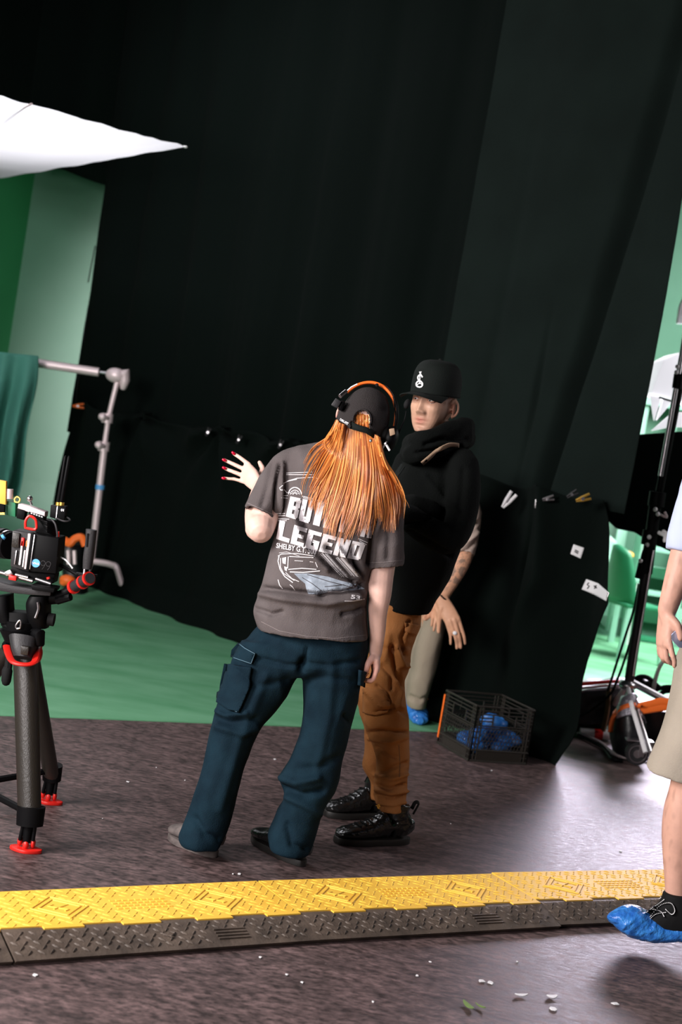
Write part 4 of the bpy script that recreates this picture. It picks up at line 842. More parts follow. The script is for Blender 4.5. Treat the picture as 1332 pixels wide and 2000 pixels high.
# hand tucked against the arm, just showing
kn = [P(828, 988, 5.245), P(831, 993, 5.24), P(832, 999, 5.235), P(832, 1004, 5.23)]
hand(b, P(848, 1003, 5.27), kn, V((0, -1, .2)), [[P(817, 992-1+i*4, 5.215), P(808, 996+i*4, 5.21), P(802, 1000+i*4, 5.22)] for i in range(4)], [P(842, 990, 5.25), P(834, 984, 5.23), P(827, 983, 5.23)], fr=.008, wr=.022)
for q in (-1, 1): ear(b, mc+HRm@V((-q*.001, -.004, -.002)), HRm, 1.12, q)
mb_ = fuse(b, .0030, 2, 'body'); face(mb_, mc, HRm, 1.0)
Rn = np.array(HRm); c0n = np.array(mc)
def mtint(co, col):
    l = (co-c0n)@Rn; x, y, z = l.T; head = (np.abs(z) < .14) & (np.abs(x) < .1) & (y > -.13)
    def g(cx, cz, sx, sz, k): 
        e = np.exp(-((x-cx)/sx)**2-((z-cz)/sz)**2)*(y > .02)*head; col[:] = col*(1-e[:, None]*np.array(k))
    g(0, -.060, .024, .006, (.05, .35, .30)); g(0, -.072, .02, .006, (.0, .30, .25)); g(0, -.066, .026, .002, (.5, .6, .6))      # lips
    g(0, -.048, .030, .009, (.30, .36, .36)); g(0, -.095, .04, .02, (.16, .20, .18))                                          # moustache and stubble
    for q in (-1, 1):
        g(q*.031, .012, .022, .012, (.12, .2, .18)); g(q*.055, -.07, .03, .03, (.18, .2, .2))
        e = np.exp(-((y-.01)/.035)**2-((z-.035)/.03)**2)*(x*q > .04)*(np.abs(x) < .0775)*head; col[:] = col*(1-e[:, None]*np.array((.45, .55, .62)))
    e = ((z > .0) & (y < -.02) & head & (np.abs(x) < .0745)); col[e] *= (.4, .32, .28)
    r = np.exp(-((z+.015)/.03)**2-((y+.012)/.02)**2)*(np.abs(x) > .072)*head; col[:] = col*(1-r[:, None]*np.array((0, .22, .25))); return col
tint(mb_, SKM, mtint); mbody = link('body', mb_, 'skin', mn)
for q in (-1, 1):
    ey = mc+HRm@V((q*.031, .0705, .0115)); e = MB().ball(ey, .0118, 12).build('eye', 'eye', mn, 'eye'); look = (HRm@V((-q*.0+.10, 1, -.03))).normalized()
    MB().ball(ey+look*.0079, (.0052, .0052, .0050), 8).build('iris', 'iris', e)
    for up in (True, False):
        b = MB(); lid(b, mc, HRm, 1, q, up); me = b.mesh('eyelid'); tint(me, tuple(np.array(SKM)*(.8, .68, .65))); link('eyelid', me, 'skin', mn)
    pts = [mc+HRm@V((q*(.014+.034*t), .0905-.010*t*t-.004*t, .0305+.004*math.sin(t*2.6))) for t in np.linspace(0, 1, 7)]
    MB().tube(pts, [.0016, .0028, .003, .003, .0026, .002, .001], 7, flat=.6).build('eyebrow', 'brow', mn)
# cap with a flat brim
prof = dome(.036, .165, .089, .109, 22, 3.4); prof[0] = (.034, .0895, .1095)
b = cap_crown(mc, HRm, prof, None, y0=-.006, n=64); mcap = b.build('cap', 'cap_black', mn, 'flat black cap'); mcap.modifiers.new('s', 'SOLIDIFY').thickness = .003
MB().ball(mc+HRm@V((0, -.006, .166)), (.008, .008, .005), 6).build('button', 'cap_black', mcap)
b = MB(); vs = []; nr, nc = 8, 24
for i in range(nr+1):
    for j in range(nc+1):
        a = (j/nc-.5)*2.35; t = i/nr; rx, ry = .0885+.0*t, .1085; ext = .072*t*math.cos(a*.62)**.6
        x, y = rx*math.sin(a)*(1+.10*t), -.006+ry*math.cos(a)+ext; z = .037-.020*(x/.09)**2*(.2+.8*t)-.006*t
        vs.append(mc+HRm@V((x, y, z)))
b.add(vs, [[i*(nc+1)+j, i*(nc+1)+j+1, (i+1)*(nc+1)+j+1, (i+1)*(nc+1)+j] for i in range(nr) for j in range(nc)]); o = b.build('brim', 'cap_black', mcap); o.modifiers.new('s', 'SOLIDIFY').thickness = .004
tcp = bvh(mcap.data); b = MB()
b2 = [(825, 737), (822.5, 733), (818.5, 733), (816, 737), (817.5, 742), (822, 745), (825, 749), (824, 754), (819.5, 756), (814, 754), (813, 749), (816, 745), (821, 744)]
sline(b, tcp, cr([list(q) for q in b2], 3), 2.8, .0045, step=2); sline(b, tcp, [(818.5, 727), (823, 726), (820, 730), (823, 731)], 1.6, .0045, step=2); sline(b, tcp, [(820.5, 727), (819.5, 750)], 1.8, .0045); sline(b, tcp, [(814.5, 752), (819.5, 747.5), (824, 751)], 1.5, .0045)
b.build('emblem', 'white', mcap, 'white curled letter emblem')
# hoodie
b = MB()
b.loft([(812, 876, 915, 878, 5.42, .10), (786, 905, 923, 905, 5.42, .13), (768, 950, 922, 950, 5.41, .14), (762, 1010, 912, 1015, 5.40, .15), (758, 1070, 896, 1080, 5.40, .14), (756, 1130, 872, 1140, 5.40, .135), (752, 1170, 850, 1176, 5.39, .13), (748, 1184, 838, 1194, 5.39, .13)], 40, 2.4, hollow=.01)
b.tube(curve([P(902, 905, 5.30), P(906, 965, 5.26), P(893, 1035, 5.21), P(868, 1052, 5.17), P(825, 1030, 5.15), P(800, 1012, 5.16), P(782, 1005, 5.20)], 5), list(np.interp(np.linspace(0, 6, 31), range(7), [.062, .062, .060, .058, .052, .046, .042])), 18, round_ends=True)
b.tube(curve([P(800, 905, 5.52), P(775, 960, 5.45), P(770, 1010, 5.32), P(800, 990, 5.22), P(840, 998, 5.22)], 5), list(np.linspace(.06, .042, 21)), 18, round_ends=True)
me = fuse(b, .0065, 4, 'hoodie'); wrinkles(me, .005, (9, 9, 6), 11)
strokes(me, [([(905, 920), (898, 1000), (880, 1060)], 7, -.006), ([(800, 1040), (840, 1060), (880, 1085)], 6, -.012), ([(770, 1030), (820, 1020), (840, 1010)], 4, -.012), ([(830, 930), (870, 980), (895, 1000)], 6, .006)])
hd_ = link('hoodie', me, 'hoodie', mn)
b = MB()   # hood bunched around the neck
hp = [P(805, 868, 5.30), P(824, 862, 5.25), P(850, 854, 5.26), P(885, 842, 5.31), P(906, 836, 5.40), P(908, 840, 5.50), P(880, 858, 5.58), P(835, 862, 5.56), P(810, 868, 5.45)]
b.tube(curve(hp+[hp[0]], 5)[:-1], .038, 14, closed=True); b.tube(curve([p-V((0, 0, .035)) for p in hp]+[hp[0]-V((0, 0, .035))], 5)[:-1], .042, 14, closed=True)
b.ball(P(902, 852, 5.48), (.045, .06, .055), 10)
me = fuse(b, .006, 4, 'hood'); wrinkles(me, .007, (10, 10, 16), 2); strokes(me, [([(830, 868), (860, 858), (910, 856)], 4, -.010), ([(812, 885), (850, 880), (900, 872)], 4, -.010)]); hdm = me; link('hood', me, 'hoodie', hd_)
th = BVHTree.FromPolygons([v.co.copy() for v in hd_.data.vertices]+[v.co.copy() for v in hdm.vertices], [list(p.vertices) for p in hd_.data.polygons]+[[i+len(hd_.data.vertices) for i in p.vertices] for p in hdm.polygons])
b = MB(); sp_ = cr([[824, 905], [838, 893], [852, 881], [868, 872], [880, 868], [896, 869]], 4); sline(b, th, sp_, 7, .006, step=3, fallback=5.3); o = b.build('bag_strap', 'beige', mn, 'tan shoulder strap'); o.modifiers.new('s', 'SOLIDIFY').thickness = .004
b = MB(); sline(b, th, [(787, 908), (775, 925), (762, 945)], 9, .006, step=3, fallback=5.35); b.build('vest_edge', 'hood_light', mn)
# brown cargo joggers
b = MB()
b.loft([(746, 1176, 826, 1184, 5.39, .115), (742, 1215, 820, 1222, 5.39, .125), (734, 1255, 806, 1262, 5.38, .12), (722, 1295, 798, 1305, 5.36, .115), (713, 1335, 789, 1345, 5.34, .11), (712, 1395, 797, 1400, 5.32, .10), (717, 1430, 799, 1432, 5.31, .095), (730, 1460, 799, 1462, 5.30, .085), (736, 1495, 798, 1497, 5.29, .08), (733, 1520, 796, 1524, 5.28, .075), (728, 1535, 796, 1540, 5.28, .078), (731, 1560, 793, 1564, 5.27, .072), (745, 1585, 790, 1590, 5.26, .055)], 32, 2.3)
b.loft([(742, 1215, 800, 1222, 5.50, .10), (716, 1290, 780, 1300, 5.53, .10), (694, 1345, 765, 1350, 5.55, .10), (704, 1395, 765, 1400, 5.56, .09), (712, 1430, 762, 1435, 5.56, .08), (713, 1465, 752, 1468, 5.56, .07), (709, 1498, 745, 1502, 5.55, .07), (720, 1525, 747, 1528, 5.55, .055), (722, 1560, 746, 1562, 5.54, .045)], 26, 2.3)
me = fuse(b, .0055, 3, 'joggers'); wrinkles(me, .006, (11, 11, 9), 21)
strokes(me, [([(735, 1390), (770, 1380), (797, 1395)], 5, -.010), ([(720, 1350), (745, 1378), (790, 1382)], 5, .008), ([(718, 1432), (750, 1428), (798, 1430)], 4, -.012), ([(722, 1442), (760, 1450), (795, 1440)], 4, .008), ([(735, 1460), (760, 1475), (775, 1480)], 4, -.010), ([(796, 1490), (765, 1500), (745, 1510)], 4, -.010), ([(732, 1512), (765, 1522), (795, 1512)], 4, .010),
    ([(732, 1532), (760, 1540), (795, 1532)], 3, -.014), ([(735, 1543), (765, 1550), (794, 1545)], 3, .010), ([(733, 1553), (765, 1560), (792, 1555)], 3, -.012), ([(735, 1566), (765, 1572), (790, 1567)], 3, .008), ([(766, 1265), (772, 1300), (785, 1340)], 5, -.016), ([(776, 1265), (785, 1300), (797, 1302)], 4, .014), ([(745, 1300), (765, 1320), (765, 1345)], 4, -.010), ([(775, 1330), (783, 1350), (776, 1385)], 4, .010), ([(800, 1215), (785, 1245), (792, 1280)], 4, -.010), ([(735, 1340), (755, 1355), (760, 1370)], 4, -.010), ([(757, 1200), (760, 1250), (752, 1290)], 5, .006), ([(742, 1265), (770, 1272), (800, 1262)], 5, -.006)])
jg = link('joggers', me, 'brown', mn); tj = bvh(me)
b = MB(); spoly(b, tj, [(712, 1345), (752, 1350), (762, 1368), (758, 1392), (735, 1398), (712, 1392)], .006, 0, 5); b.build('cargo_pocket', 'brown', jg).modifiers.new('s', 'SOLIDIFY').thickness = .008
b = MB(); spoly(b, tj, [(790, 1216), (819, 1220), (812, 1240), (792, 1234)], .007, 0, 5); b.build('back_pocket_flap', 'brown', jg).modifiers.new('s', 'SOLIDIFY').thickness = .006
b = MB(); sline(b, tj, [(779, 1455), (781, 1490), (780, 1518)], 1.5, .003); b.build('side_seam', 'brow', jg)
# boots
def boot(parent, heel, toe, z0=0, nm='boot', H=.125):
    h, t = V((heel.x, heel.y, 0)), V((toe.x, toe.y, 0)); d = t-h; L = d.length; d.normalize(); s = V((d.y, -d.x, 0)); b = MB(); zz = z0+.022
    def sec(u, wd, zt, zb=None): return (h+d*(u*L)+V((0, 0, (zz+zt+z0)/2 if zb is None else (zb+zt)/2)), s*wd, (zt+z0-zz)/2)
    b.rings([sec(.01, .022, .07), sec(.04, .036, .095), (sec(.12, .042, .12)), sec(.24, .044, .125), sec(.36, .043, .12), sec(.48, .045, .095), sec(.60, .049, .078), sec(.74, .051, .066), sec(.88, .047, .056), sec(.96, .034, .046), sec(1.0, .018, .036)], 26, 2.5)
    top = h+d*(.20*L)+V((0, 0, z0)); b.tube([top+V((0, 0, .10)), top+V((0, 0, .13))+d*.005, top+V((0, 0, .155))], [.045, .044, .043], 20, caps=True)
    me = fuse(b, .004, 3, nm); wrinkles(me, .0018, (30, 30, 30), 4); o = link(nm, me, 'leather', parent)
    pts = []
    for i in range(36):
        a = 2*PI*i/36; u, v = math.cos(a), math.sin(a); pts.append(h+d*(L*.5+math.copysign(abs(u)**.75, u)*L*.52)+s*(math.copysign(abs(v)**.8, v)*(.052 if u > 0 else .044))+V((0, 0, z0)))
    b = MB(); b.prism(pts, (0, 0, .026)); b.build('sole', 'sole', o, bevel=.005)
    tl = bvh(me); b = MB()
    for k in range(6):
        u = .36+k*.075; c = h+d*(u*L); z = z0+.16-.013*k*1.1
        hit = [tl.ray_cast(c+s*w_+V((0, 0, .3)), V((0, 0, -1)))[0] for w_ in (-.024, -.012, 0, .012, .024)]
        if all(hit): b.tube([q+V((0, 0, .003)) for q in hit], .003, 6)
    b.build('laces', 'black_matte', o)
    b = MB(); b.tube(curve([h+V((0, 0, z0+.11))-d*.005, h+V((0, 0, z0+.15))-d*.022, h+V((0, 0, z0+.155))-d*.006, h+V((0, 0, z0+.13))+d*.005], 4), .004, 6, flat=2); b.build('pull_loop', 'black_matte', o)
    return o, tl
bt, tl = boot(mn, G(795, 1646), G(655, 1646)); bt2, tl2 = boot(mn, G(748, 1596), G(634, 1594))
b = MB(); cemb = np.array((738, 1575))
for q in ([(734, 1573), (737, 1574), (740, 1571), (742, 1575), (739, 1577)], [(737, 1574), (738, 1578), (741, 1580)]): sline(b, tl, q, 2, .004, step=2, fallback=5.2)
b.build('emblem', 'gold', bt, 'small gold emblem')
# ---------------- bending man behind
bd = thing('person', 'bending man behind the others, beige tee, tattooed forearm, ring, khaki trousers, blue overshoes', 'person', G(812, 1412)); D = 7.5
bh = P(885, 925, 7.35); HRb = frame((-.5, -.75, -.55), (0, -.5, 1)); b = MB(); skull(b, bh, HRb, 1.0)
b.loft([(868, 930, 918, 945, 7.45, .055), (860, 965, 920, 975, 7.5, .07)], 20, 2)
b.loft([(862, 965, 922, 985, 7.52, .09), (850, 1030, 905, 1045, 7.55, .10), (838, 1100, 885, 1110, 7.6, .10), (825, 1180, 870, 1190, 7.65, .11), (822, 1215, 865, 1220, 7.65, .10)], 26, 2.2)
b.loft([(826, 1205, 862, 1210, 7.6, .08), (815, 1290, 845, 1292, 7.6, .065), (803, 1370, 825, 1372, 7.6, .05), (800, 1400, 820, 1402, 7.6, .04)], 18, 2)
b.loft([(815, 1205, 845, 1210, 7.85, .08), (790, 1290, 822, 1292, 7.85, .065), (775, 1370, 797, 1372, 7.85, .05), (772, 1398, 790, 1400, 7.85, .04)], 18, 2)
b.tube(curve([P(918, 1000, 7.42), P(915, 1050, 7.35), P(903, 1095, 7.28), P(885, 1130, 7.24), P(862, 1166, 7.20)], 5), list(np.linspace(.056, .033, 21)), 16, round_ends=True)
D = 7.15; kn = [P(897, 1210, D), P(890, 1215, D-.01), P(882, 1219, D-.01), P(875, 1222, D)]
tips = [[P(903, 1232, D), P(907, 1246, D), P(908.5, 1257, D+.01)], [P(896, 1240, D-.01), P(899, 1255, D), P(900, 1265, D)], [P(889, 1243, D-.01), P(892, 1257, D), P(892, 1266, D)], [P(879, 1239, D), P(880, 1250, D), P(880, 1258, D)]]
hand(b, P(861, 1168, 7.19), kn, V((.2, -1, 0)), tips, [P(862, 1190, D+.02), P(858, 1210, D+.03), P(857, 1222, D+.03), P(856.5, 1234, D+.03)], fr=.0095, thick=.016, wr=.031)
b.tube(curve([P(868, 1010, 7.75), P(855, 1080, 7.62), P(846, 1140, 7.46), P(845, 1172, 7.33)], 5), list(np.linspace(.05, .030, 16)), 14, round_ends=True)
D = 7.32; kn = [P(849, 1192, D), P(843, 1193, D), P(838, 1192, D), P(834, 1190, D)]
tips = [[P(851, 1205, D-.02), P(849, 1220, D-.03), P(847, 1231, D-.03)], [P(845, 1206, D), P(844, 1216, D), P(843, 1222, D)], [P(838, 1202, D), P(834, 1208, D-.01), P(830, 1210, D-.02)], [P(833, 1199, D), P(829, 1204, D-.01), P(827, 1207, D-.02)]]
hand(b, P(845, 1174, 7.33), kn, V((0, -1, 0)), tips, [P(852, 1180, D), P(856, 1195, D-.03), P(857, 1206, D-.03), P(856, 1214, D-.03)], fr=.0095, thick=.016, wr=.029)
mb2 = fuse(b, .0042, 2, 'body'); face(mb2, bh, HRb, 1.0)
def ttint(co, col):
    px = PXn(co); m_ = (px[:, 1] > 1080) & (px[:, 1] < 1158) & (px[:, 0] > 858); n_ = nz(co, 34, 3); n2 = nz(co, 75, 8)
    k = np.where(m_ & ((n_ > .10) | (np.abs(n2) < .05)), .55, 0)*np.clip((1165-px[:, 1])/30, 0, 1); return col*(1-k[:, None]*np.array([1, .85, .7]))
tint(mb2, (.66, .35, .22), ttint); link('body', mb2, 'skin', bd)
b = MB(); b.ball(bh+HRb@V((0, -.02, .03)), (.082, .10, .09), 12, HRb); b.build('hair', 'brow', bd)
b = MB()
b.loft([(856, 955, 930, 972, 7.5, .10), (856, 985, 932, 1005, 7.52, .13), (846, 1040, 915, 1055, 7.56, .14), (832, 1110, 893, 1122, 7.62, .14), (822, 1180, 868, 1195, 7.66, .14)], 30, 2.3, hollow=.01)
b.loft([(885, 962, 925, 978, 7.46, .06), (888, 990, 939, 1000, 7.42, .08), (890, 1030, 937, 1035, 7.37, .085), (891, 1065, 931, 1068, 7.33, .083), (892, 1083, 925, 1087, 7.31, .078)], 26, 2.3, hollow=.01)
me = fuse(b, .007, 4, 'tshirt'); wrinkles(me, .004, (10, 10, 14), 7); strokes(me, [([(935, 1020), (915, 1035), (900, 1060)], 3, -.012), ([(934, 1040), (915, 1058), (898, 1075)], 3, .010), ([(931, 1058), (912, 1075), (898, 1082)], 3, -.010), ([(905, 1000), (897, 1040), (890, 1070)], 4, -.012)])
link('tshirt', me, 'tee_beige', bd)
b = MB()
b.loft([(820, 1172, 872, 1185, 7.62, .14), (828, 1205, 870, 1215, 7.60, .13), (812, 1255, 862, 1262, 7.59, .12), (802, 1310, 850, 1316, 7.58, .11), (795, 1350, 838, 1358, 7.58, .10), (794, 1378, 832, 1384, 7.58, .09)], 28, 2.3)
b.loft([(812, 1175, 862, 1185, 7.82, .12), (795, 1250, 840, 1260, 7.84, .11), (775, 1330, 815, 1335, 7.86, .10), (768, 1385, 800, 1388, 7.86, .09)], 26, 2.3)
me = fuse(b, .008, 4, 'trousers'); wrinkles(me, .005, (9, 9, 7), 13); strokes(me, [([(800, 1360), (820, 1368), (835, 1362)], 4, -.010)]); link('trousers', me, 'khaki', bd)
def overshoe(name, parent, c, d, L, w_, H, seed, lift=0, label=None, toe_up=0, m='plastic_blue', n=64):
    d = V(d).normalized(); s = V((d.y, -d.x, 0)).normalized(); b = MB(); S = []
    for t, wd, h in ((-.5, .35, .5), (-.46, .7, .8), (-.35, .9, 1), (-.1, .92, 1.0), (.1, .95, .9), (.28, 1.0, .7), (.42, .82, .48), (.485, .5, .3), (.505, .2, .15)):
        S.append((V(c)+d*(t*L)+V((0, 0, lift+H*h/2+toe_up*max(0, t+.1)**1.5*.35)), s*(w_*wd), H*h/2))
    b.rings([(c_, h_, x) for c_, h_, x in S], 28, 2.3); me = fuse(b, .0035, 2, name); co = getco(me)
    q = (co-np.array(c))@np.array(d)
    a = nz(co, 30, seed); rr = np.sin(q*260+3*a)*.0022*np.clip((co[:, 2]-lift)/.03, 0, 1); setco(me, co+getno(me)*(rr+a*.004)[:, None])
    return link(name, me, m, parent, label)
f1 = G(812, 1410); overshoe('overshoe', bd, V((f1.x, f1.y+.05, 0)), (.10, -1, 0), .30, .052, .115, 4, label='blue plastic overshoe')
f2 = V((P(783, 1400, 7.86).x, 7.86, 0)); overshoe('overshoe', bd, f2, (-.1, -1, 0), .30, .052, .115, 6)
b = MB(); c_ = f1+V((0, .10, .115)); b.tube([c_+V((.050*math.cos(a), .06*math.sin(a), 0)) for a in np.linspace(0, 2*PI, 24, endpoint=False)], .005, 6, closed=True); b.build('elastic', 'orange', bd)
MB().tube([P(860, 1162, 7.165), P(866, 1168, 7.16), P(872, 1172, 7.17)], .004, 6).build('wrist_band', 'black', bd)
rc = P(888.5, 1236.5, 7.128); b = MB(); b.ball(rc, (.011, .006, .010), 8); b.build('ring', 'white', bd, 'pale ring')
# ---------------- person at the right edge, walking in
rp = thing('person', 'walking person cut off by the right edge, khaki shorts, pale blue shirt, blue overshoe', 'person', G(1330, 1850)); D = 4.62
rh = P(1545, 640, D); HRr = frame((-1, -.15, 0), (0, 0, 1)); b = MB(); skull(b, rh, HRr, 1.0)
b.loft([(1505, 690, 1575, 700, D, .06), (1490, 740, 1570, 750, D, .07), (1440, 780, 1570, 790, D, .13), (1420, 850, 1555, 860, D, .15), (1390, 1000, 1520, 1010, D, .14), (1370, 1150, 1490, 1160, D, .14), (1360, 1240, 1475, 1250, D, .14)], 28, 2.3)
b.loft([(1350, 1230, 1450, 1240, D-.02, .10), (1325, 1400, 1410, 1410, D-.06, .08), (1312, 1520, 1372, 1530, D-.06, .058), (1298, 1575, 1372, 1580, D-.06, .062), (1293, 1625, 1366, 1630, D-.06, .060), (1296, 1690, 1352, 1695, D-.06, .045), (1299, 1735, 1343, 1742, D-.06, .036), (1300, 1775, 1350, 1780, D-.06, .036)], 26, 2.1)
b.loft([(1380, 1230, 1480, 1240, D+.16, .10), (1410, 1400, 1490, 1410, D+.2, .08), (1430, 1540, 1495, 1550, D+.22, .058), (1450, 1700, 1500, 1710, D+.22, .045), (1460, 1770, 1500, 1780, D+.22, .04)], 22, 2.1)
b.tube(curve([P(1400, 850, 4.50), P(1372, 960, 4.46), P(1345, 1055, 4.44), P(1331, 1105, 4.43), P(1316, 1150, 4.42), P(1302, 1195, 4.42)], 5), list(np.interp(np.linspace(0, 5, 26), range(6), [.055, .050, .046, .044, .036, .0285])), 18, round_ends=True)
D2 = 4.42; kn = [P(1306, 1262, D2-.04), P(1298, 1266, D2-.02), P(1291, 1264, D2), P(1286, 1258, D2+.02)]
tips = [[P(1313, 1278, D2-.05), P(1317, 1290, D2-.05), P(1317, 1301, D2-.045)], [P(1302, 1285, D2-.02), P(1310, 1295, D2-.01), P(1316, 1296, D2+.01)], [P(1294, 1284, D2), P(1302, 1292, D2+.02), P(1310, 1292, D2+.035)], [P(1288, 1276, D2+.02), P(1296, 1286, D2+.04), P(1304, 1286, D2+.055)]]
hand(b, P(1302, 1200, D2), kn, V((-1, -.5, 0)), tips, [P(1312, 1210, D2-.03), P(1323, 1222, D2-.045), P(1328, 1236, D2-.05), P(1329, 1247, D2-.05)], fr=.0092, thick=.016, wr=.030)
m5 = fuse(b, .0045, 2, 'body'); face(m5, rh, HRr, 1.0)
def rtint(co, col):
    px = PXn(co); h = nz(co, (60, 60, 25), 4); k = np.clip(h-.15, 0, 1)*(px[:, 1] > 1080)*.5; return col*(1-k[:, None])
tint(m5, (.68, .38, .29), rtint); link('body', m5, 'skin', rp)
b = MB(); b.ball(rh+HRr@V((0, -.015, .03)), (.082, .10, .095), 12, HRr); b.build('hair', 'brow', rp)
b = MB()
b.loft([(1480, 745, 1590, 755, D, .10), (1415, 785, 1590, 800, D, .17), (1395, 870, 1570, 880, D, .18), (1372, 1000, 1535, 1010, D, .17), (1352, 1150, 1505, 1160, D, .17), (1338, 1215, 1490, 1225, D, .17)], 30, 2.3, hollow=.012)
b.tube(curve([P(1402, 830, 4.50), P(1375, 950, 4.46), P(1347, 1040, 4.44), P(1338, 1078, 4.435)], 5), list(np.linspace(.075, .060, 16)), 18)
me = fuse(b, .007, 4, 'shirt'); wrinkles(me, .004, (10, 10, 8), 17); link('shirt', me, 'shirt_blue', rp)
b = MB(); b.prism([P(1306, 1244, 4.38), P(1318, 1234, 4.37), P(1326, 1228, 4.38), P(1345, 1215, 4.40), P(1350, 1255, 4.40), P(1336, 1266, 4.38), P(1326, 1265, 4.37), P(1316, 1254, 4.37)], (0, .006, 0)); b.build('shirt_tail', 'shirt_blue', rp, bevel=.002)
b = MB()
b.loft([(1338, 1205, 1480, 1215, D, .16), (1330, 1280, 1478, 1290, D, .165), (1322, 1330, 1470, 1340, D, .15), (1322, 1360, 1465, 1370, D, .13)], 30, 2.4)
b.loft([(1328, 1270, 1450, 1290, D-.03, .13), (1308, 1370, 1435, 1390, D-.05, .125), (1288, 1440, 1420, 1465, D-.06, .12), (1263, 1500, 1408, 1540, D-.06, .115)], 30, 2.4, hollow=.014)
b.loft([(1370, 1270, 1480, 1290, D+.16, .12), (1385, 1400, 1505, 1410, D+.2, .12), (1390, 1510, 1515, 1520, D+.22, .115)], 26, 2.4, hollow=.014)
me = fuse(b, .007, 4, 'shorts'); wrinkles(me, .003, (9, 9, 5), 19); link('shorts', me, 'shorts', rp)
# raised sneaker in a blue cover, the other foot flat
fc = G(1320, 1862); cc = V((fc.x, 4.56, 0)); R6 = frame((-1, -.12, .06), (0, 0, 1))
tp = lambda x, y, dd=0: P(x, y, 4.53+dd)
b = MB(); b.loft([(1296, 1742, 1352, 1748, 4.55, .045), (1287, 1765, 1370, 1768, 4.55, .05), (1262, 1785, 1390, 1790, 4.55, .052), (1245, 1800, 1400, 1808, 4.55, .05), (1245, 1815, 1400, 1818, 4.55, .045)], 28, 2.2)
me = fuse(b, .004, 3, 'sneaker'); sn = link('sneaker', me, 'black_matte', rp); tsn = bvh(me)
b = MB()
for l in ([(1262, 1796), (1268, 1778), (1285, 1766), (1297, 1757)], [(1270, 1790), (1290, 1768), (1310, 1764), (1318, 1778), (1312, 1786), (1300, 1776)], [(1258, 1786), (1272, 1776), (1290, 1780), (1297, 1790)], [(1265, 1800), (1280, 1786), (1300, 1782)]):
    q = [onto(tsn, x, y, .004, 4.5) for x, y in cr([list(a) for a in l], 5)]; b.tube(q, .0035, 6)
lc = b.build('laces', 'black_matte', sn)
b = MB()
for l in ([(1262, 1796), (1268, 1778), (1285, 1766), (1297, 1757)], [(1270, 1790), (1290, 1768), (1310, 1764), (1318, 1778), (1312, 1786), (1300, 1776)], [(1258, 1786), (1272, 1776), (1290, 1780), (1297, 1790)], [(1265, 1800), (1280, 1786), (1300, 1782)]):
    for x, y in cr([list(a) for a in l], 7): b.ball(onto(tsn, x, y, .0085, 4.49), .0016, 4)
b.build('lace_dots', 'white', lc)
b = MB(); sline(b, tsn, [(1288, 1748), (1291, 1753), (1286, 1756)], 1.5, .003); b.build('emblem', 'white', sn)
b = MB()
b.loft([(1190, 1790, 1194, 1798, 4.52, .010), (1200, 1782, 1204, 1812, 4.53, .035), (1222, 1772, 1222, 1826, 4.54, .050), (1246, 1770, 1246, 1834, 4.55, .056), (1272, 1785, 1272, 1838, 4.55, .056), (1300, 1796, 1300, 1838, 4.55, .052), (1350, 1796, 1350, 1836, 4.55, .052), (1400, 1785, 1400, 1834, 4.55, .05), (1420, 1800, 1418, 1828, 4.55, .03)], 30, 2.2)
me = fuse(b, .0035, 2, 'overshoe'); co = getco(me); px = PXn(co)
a = nz(co, 28, 3); r_ = np.sin((px[:, 0]*.8+px[:, 1]*.55)/3.2+a*5)*.0007+np.sin((px[:, 0]*.5+px[:, 1]*.9)/5.0+a*3)*.0008; setco(me, co+getno(me)*(r_+a*.002)[:, None]); link('overshoe', me, 'plastic_blue', rp, 'blue plastic overshoe')
overshoe('overshoe', rp, V((P(1480, 1800, 4.84).x, 4.84, 0)), (-1, -.1, 0), .31, .052, .10, 9)
# ------------------------------------------------------------------ milk crate
A0_, A1_, A2_ = G(915, 1487), G(1030, 1494), G(862, 1455); ux = (A1_-A0_).normalized(); uy = V((-ux.y, ux.x, 0)); S_ = .325; H_ = .27
ck = thing('milk_crate', 'black plastic milk crate holding blue overshoes, on the dark floor', 'crate', A0_)
def cp(u, v, z): return A0_+ux*u+uy*v+V((0, 0, z+.003))
def bar(mb, p, q, r=.004): mb.tube([p, q], r, 6)
def crate_side(nm, f):
    """f(u, z) point on the wall, u 0..S"""
    b = MB(); S = S_
    for z in (.0, .055, .27): bar(b, f(0, z), f(S, z), .0055)
    for z in (.25, .232, .175, .165): bar(b, f(0, z), f(S, z), .0032)
    for z in (.214, .198): bar(b, f(0, z), f(S*.30, z), .0035); bar(b, f(S*.70, z), f(S, z), .0035)
    for u in (0, .018, .036, S-.036, S-.018, S): bar(b, f(u, 0), f(u, H_), .0042)
    for z in (.028, .085, .115, .145): bar(b, f(0, z), f(.036, z), .003); bar(b, f(S-.036, z), f(S, z), .003)
    for u in (S*.30, S*.70): bar(b, f(u, .175), f(u, .232), .004)
    vs = [f(.036, .0), f(S-.036, .0), f(S-.036, .055), f(.036, .055)]; n_ = (vs[1]-vs[0]).cross(V((0, 0, 1))).normalized()*.003; b.prism(vs, n_)
    k = 0; z = .066
    while z < .17:                                                    # staggered mesh
        for i in range(13):
            u = .044+(i+(.5 if k % 2 else 0))*(S-.088)/12.5
            if u > S-.044: continue
            bar(b, f(u, z-.008), f(min(u+.010, S-.036), z), .0020); bar(b, f(u+.010, z), f(min(u+.019, S-.036), z), .0020)
            bar(b, f(u, z-.008), f(u, z-.018), .0020)
        k += 1; z += .0185
    return b.build(nm, 'crate', ck)
crate_side('side_panel', lambda u, z: cp(u, 0, z)); crate_side('side_panel', lambda u, z: cp(0, u, z)); crate_side('side_panel', lambda u, z: cp(u, S_, z)); crate_side('side_panel', lambda u, z: cp(S_, u, z))
b = MB()
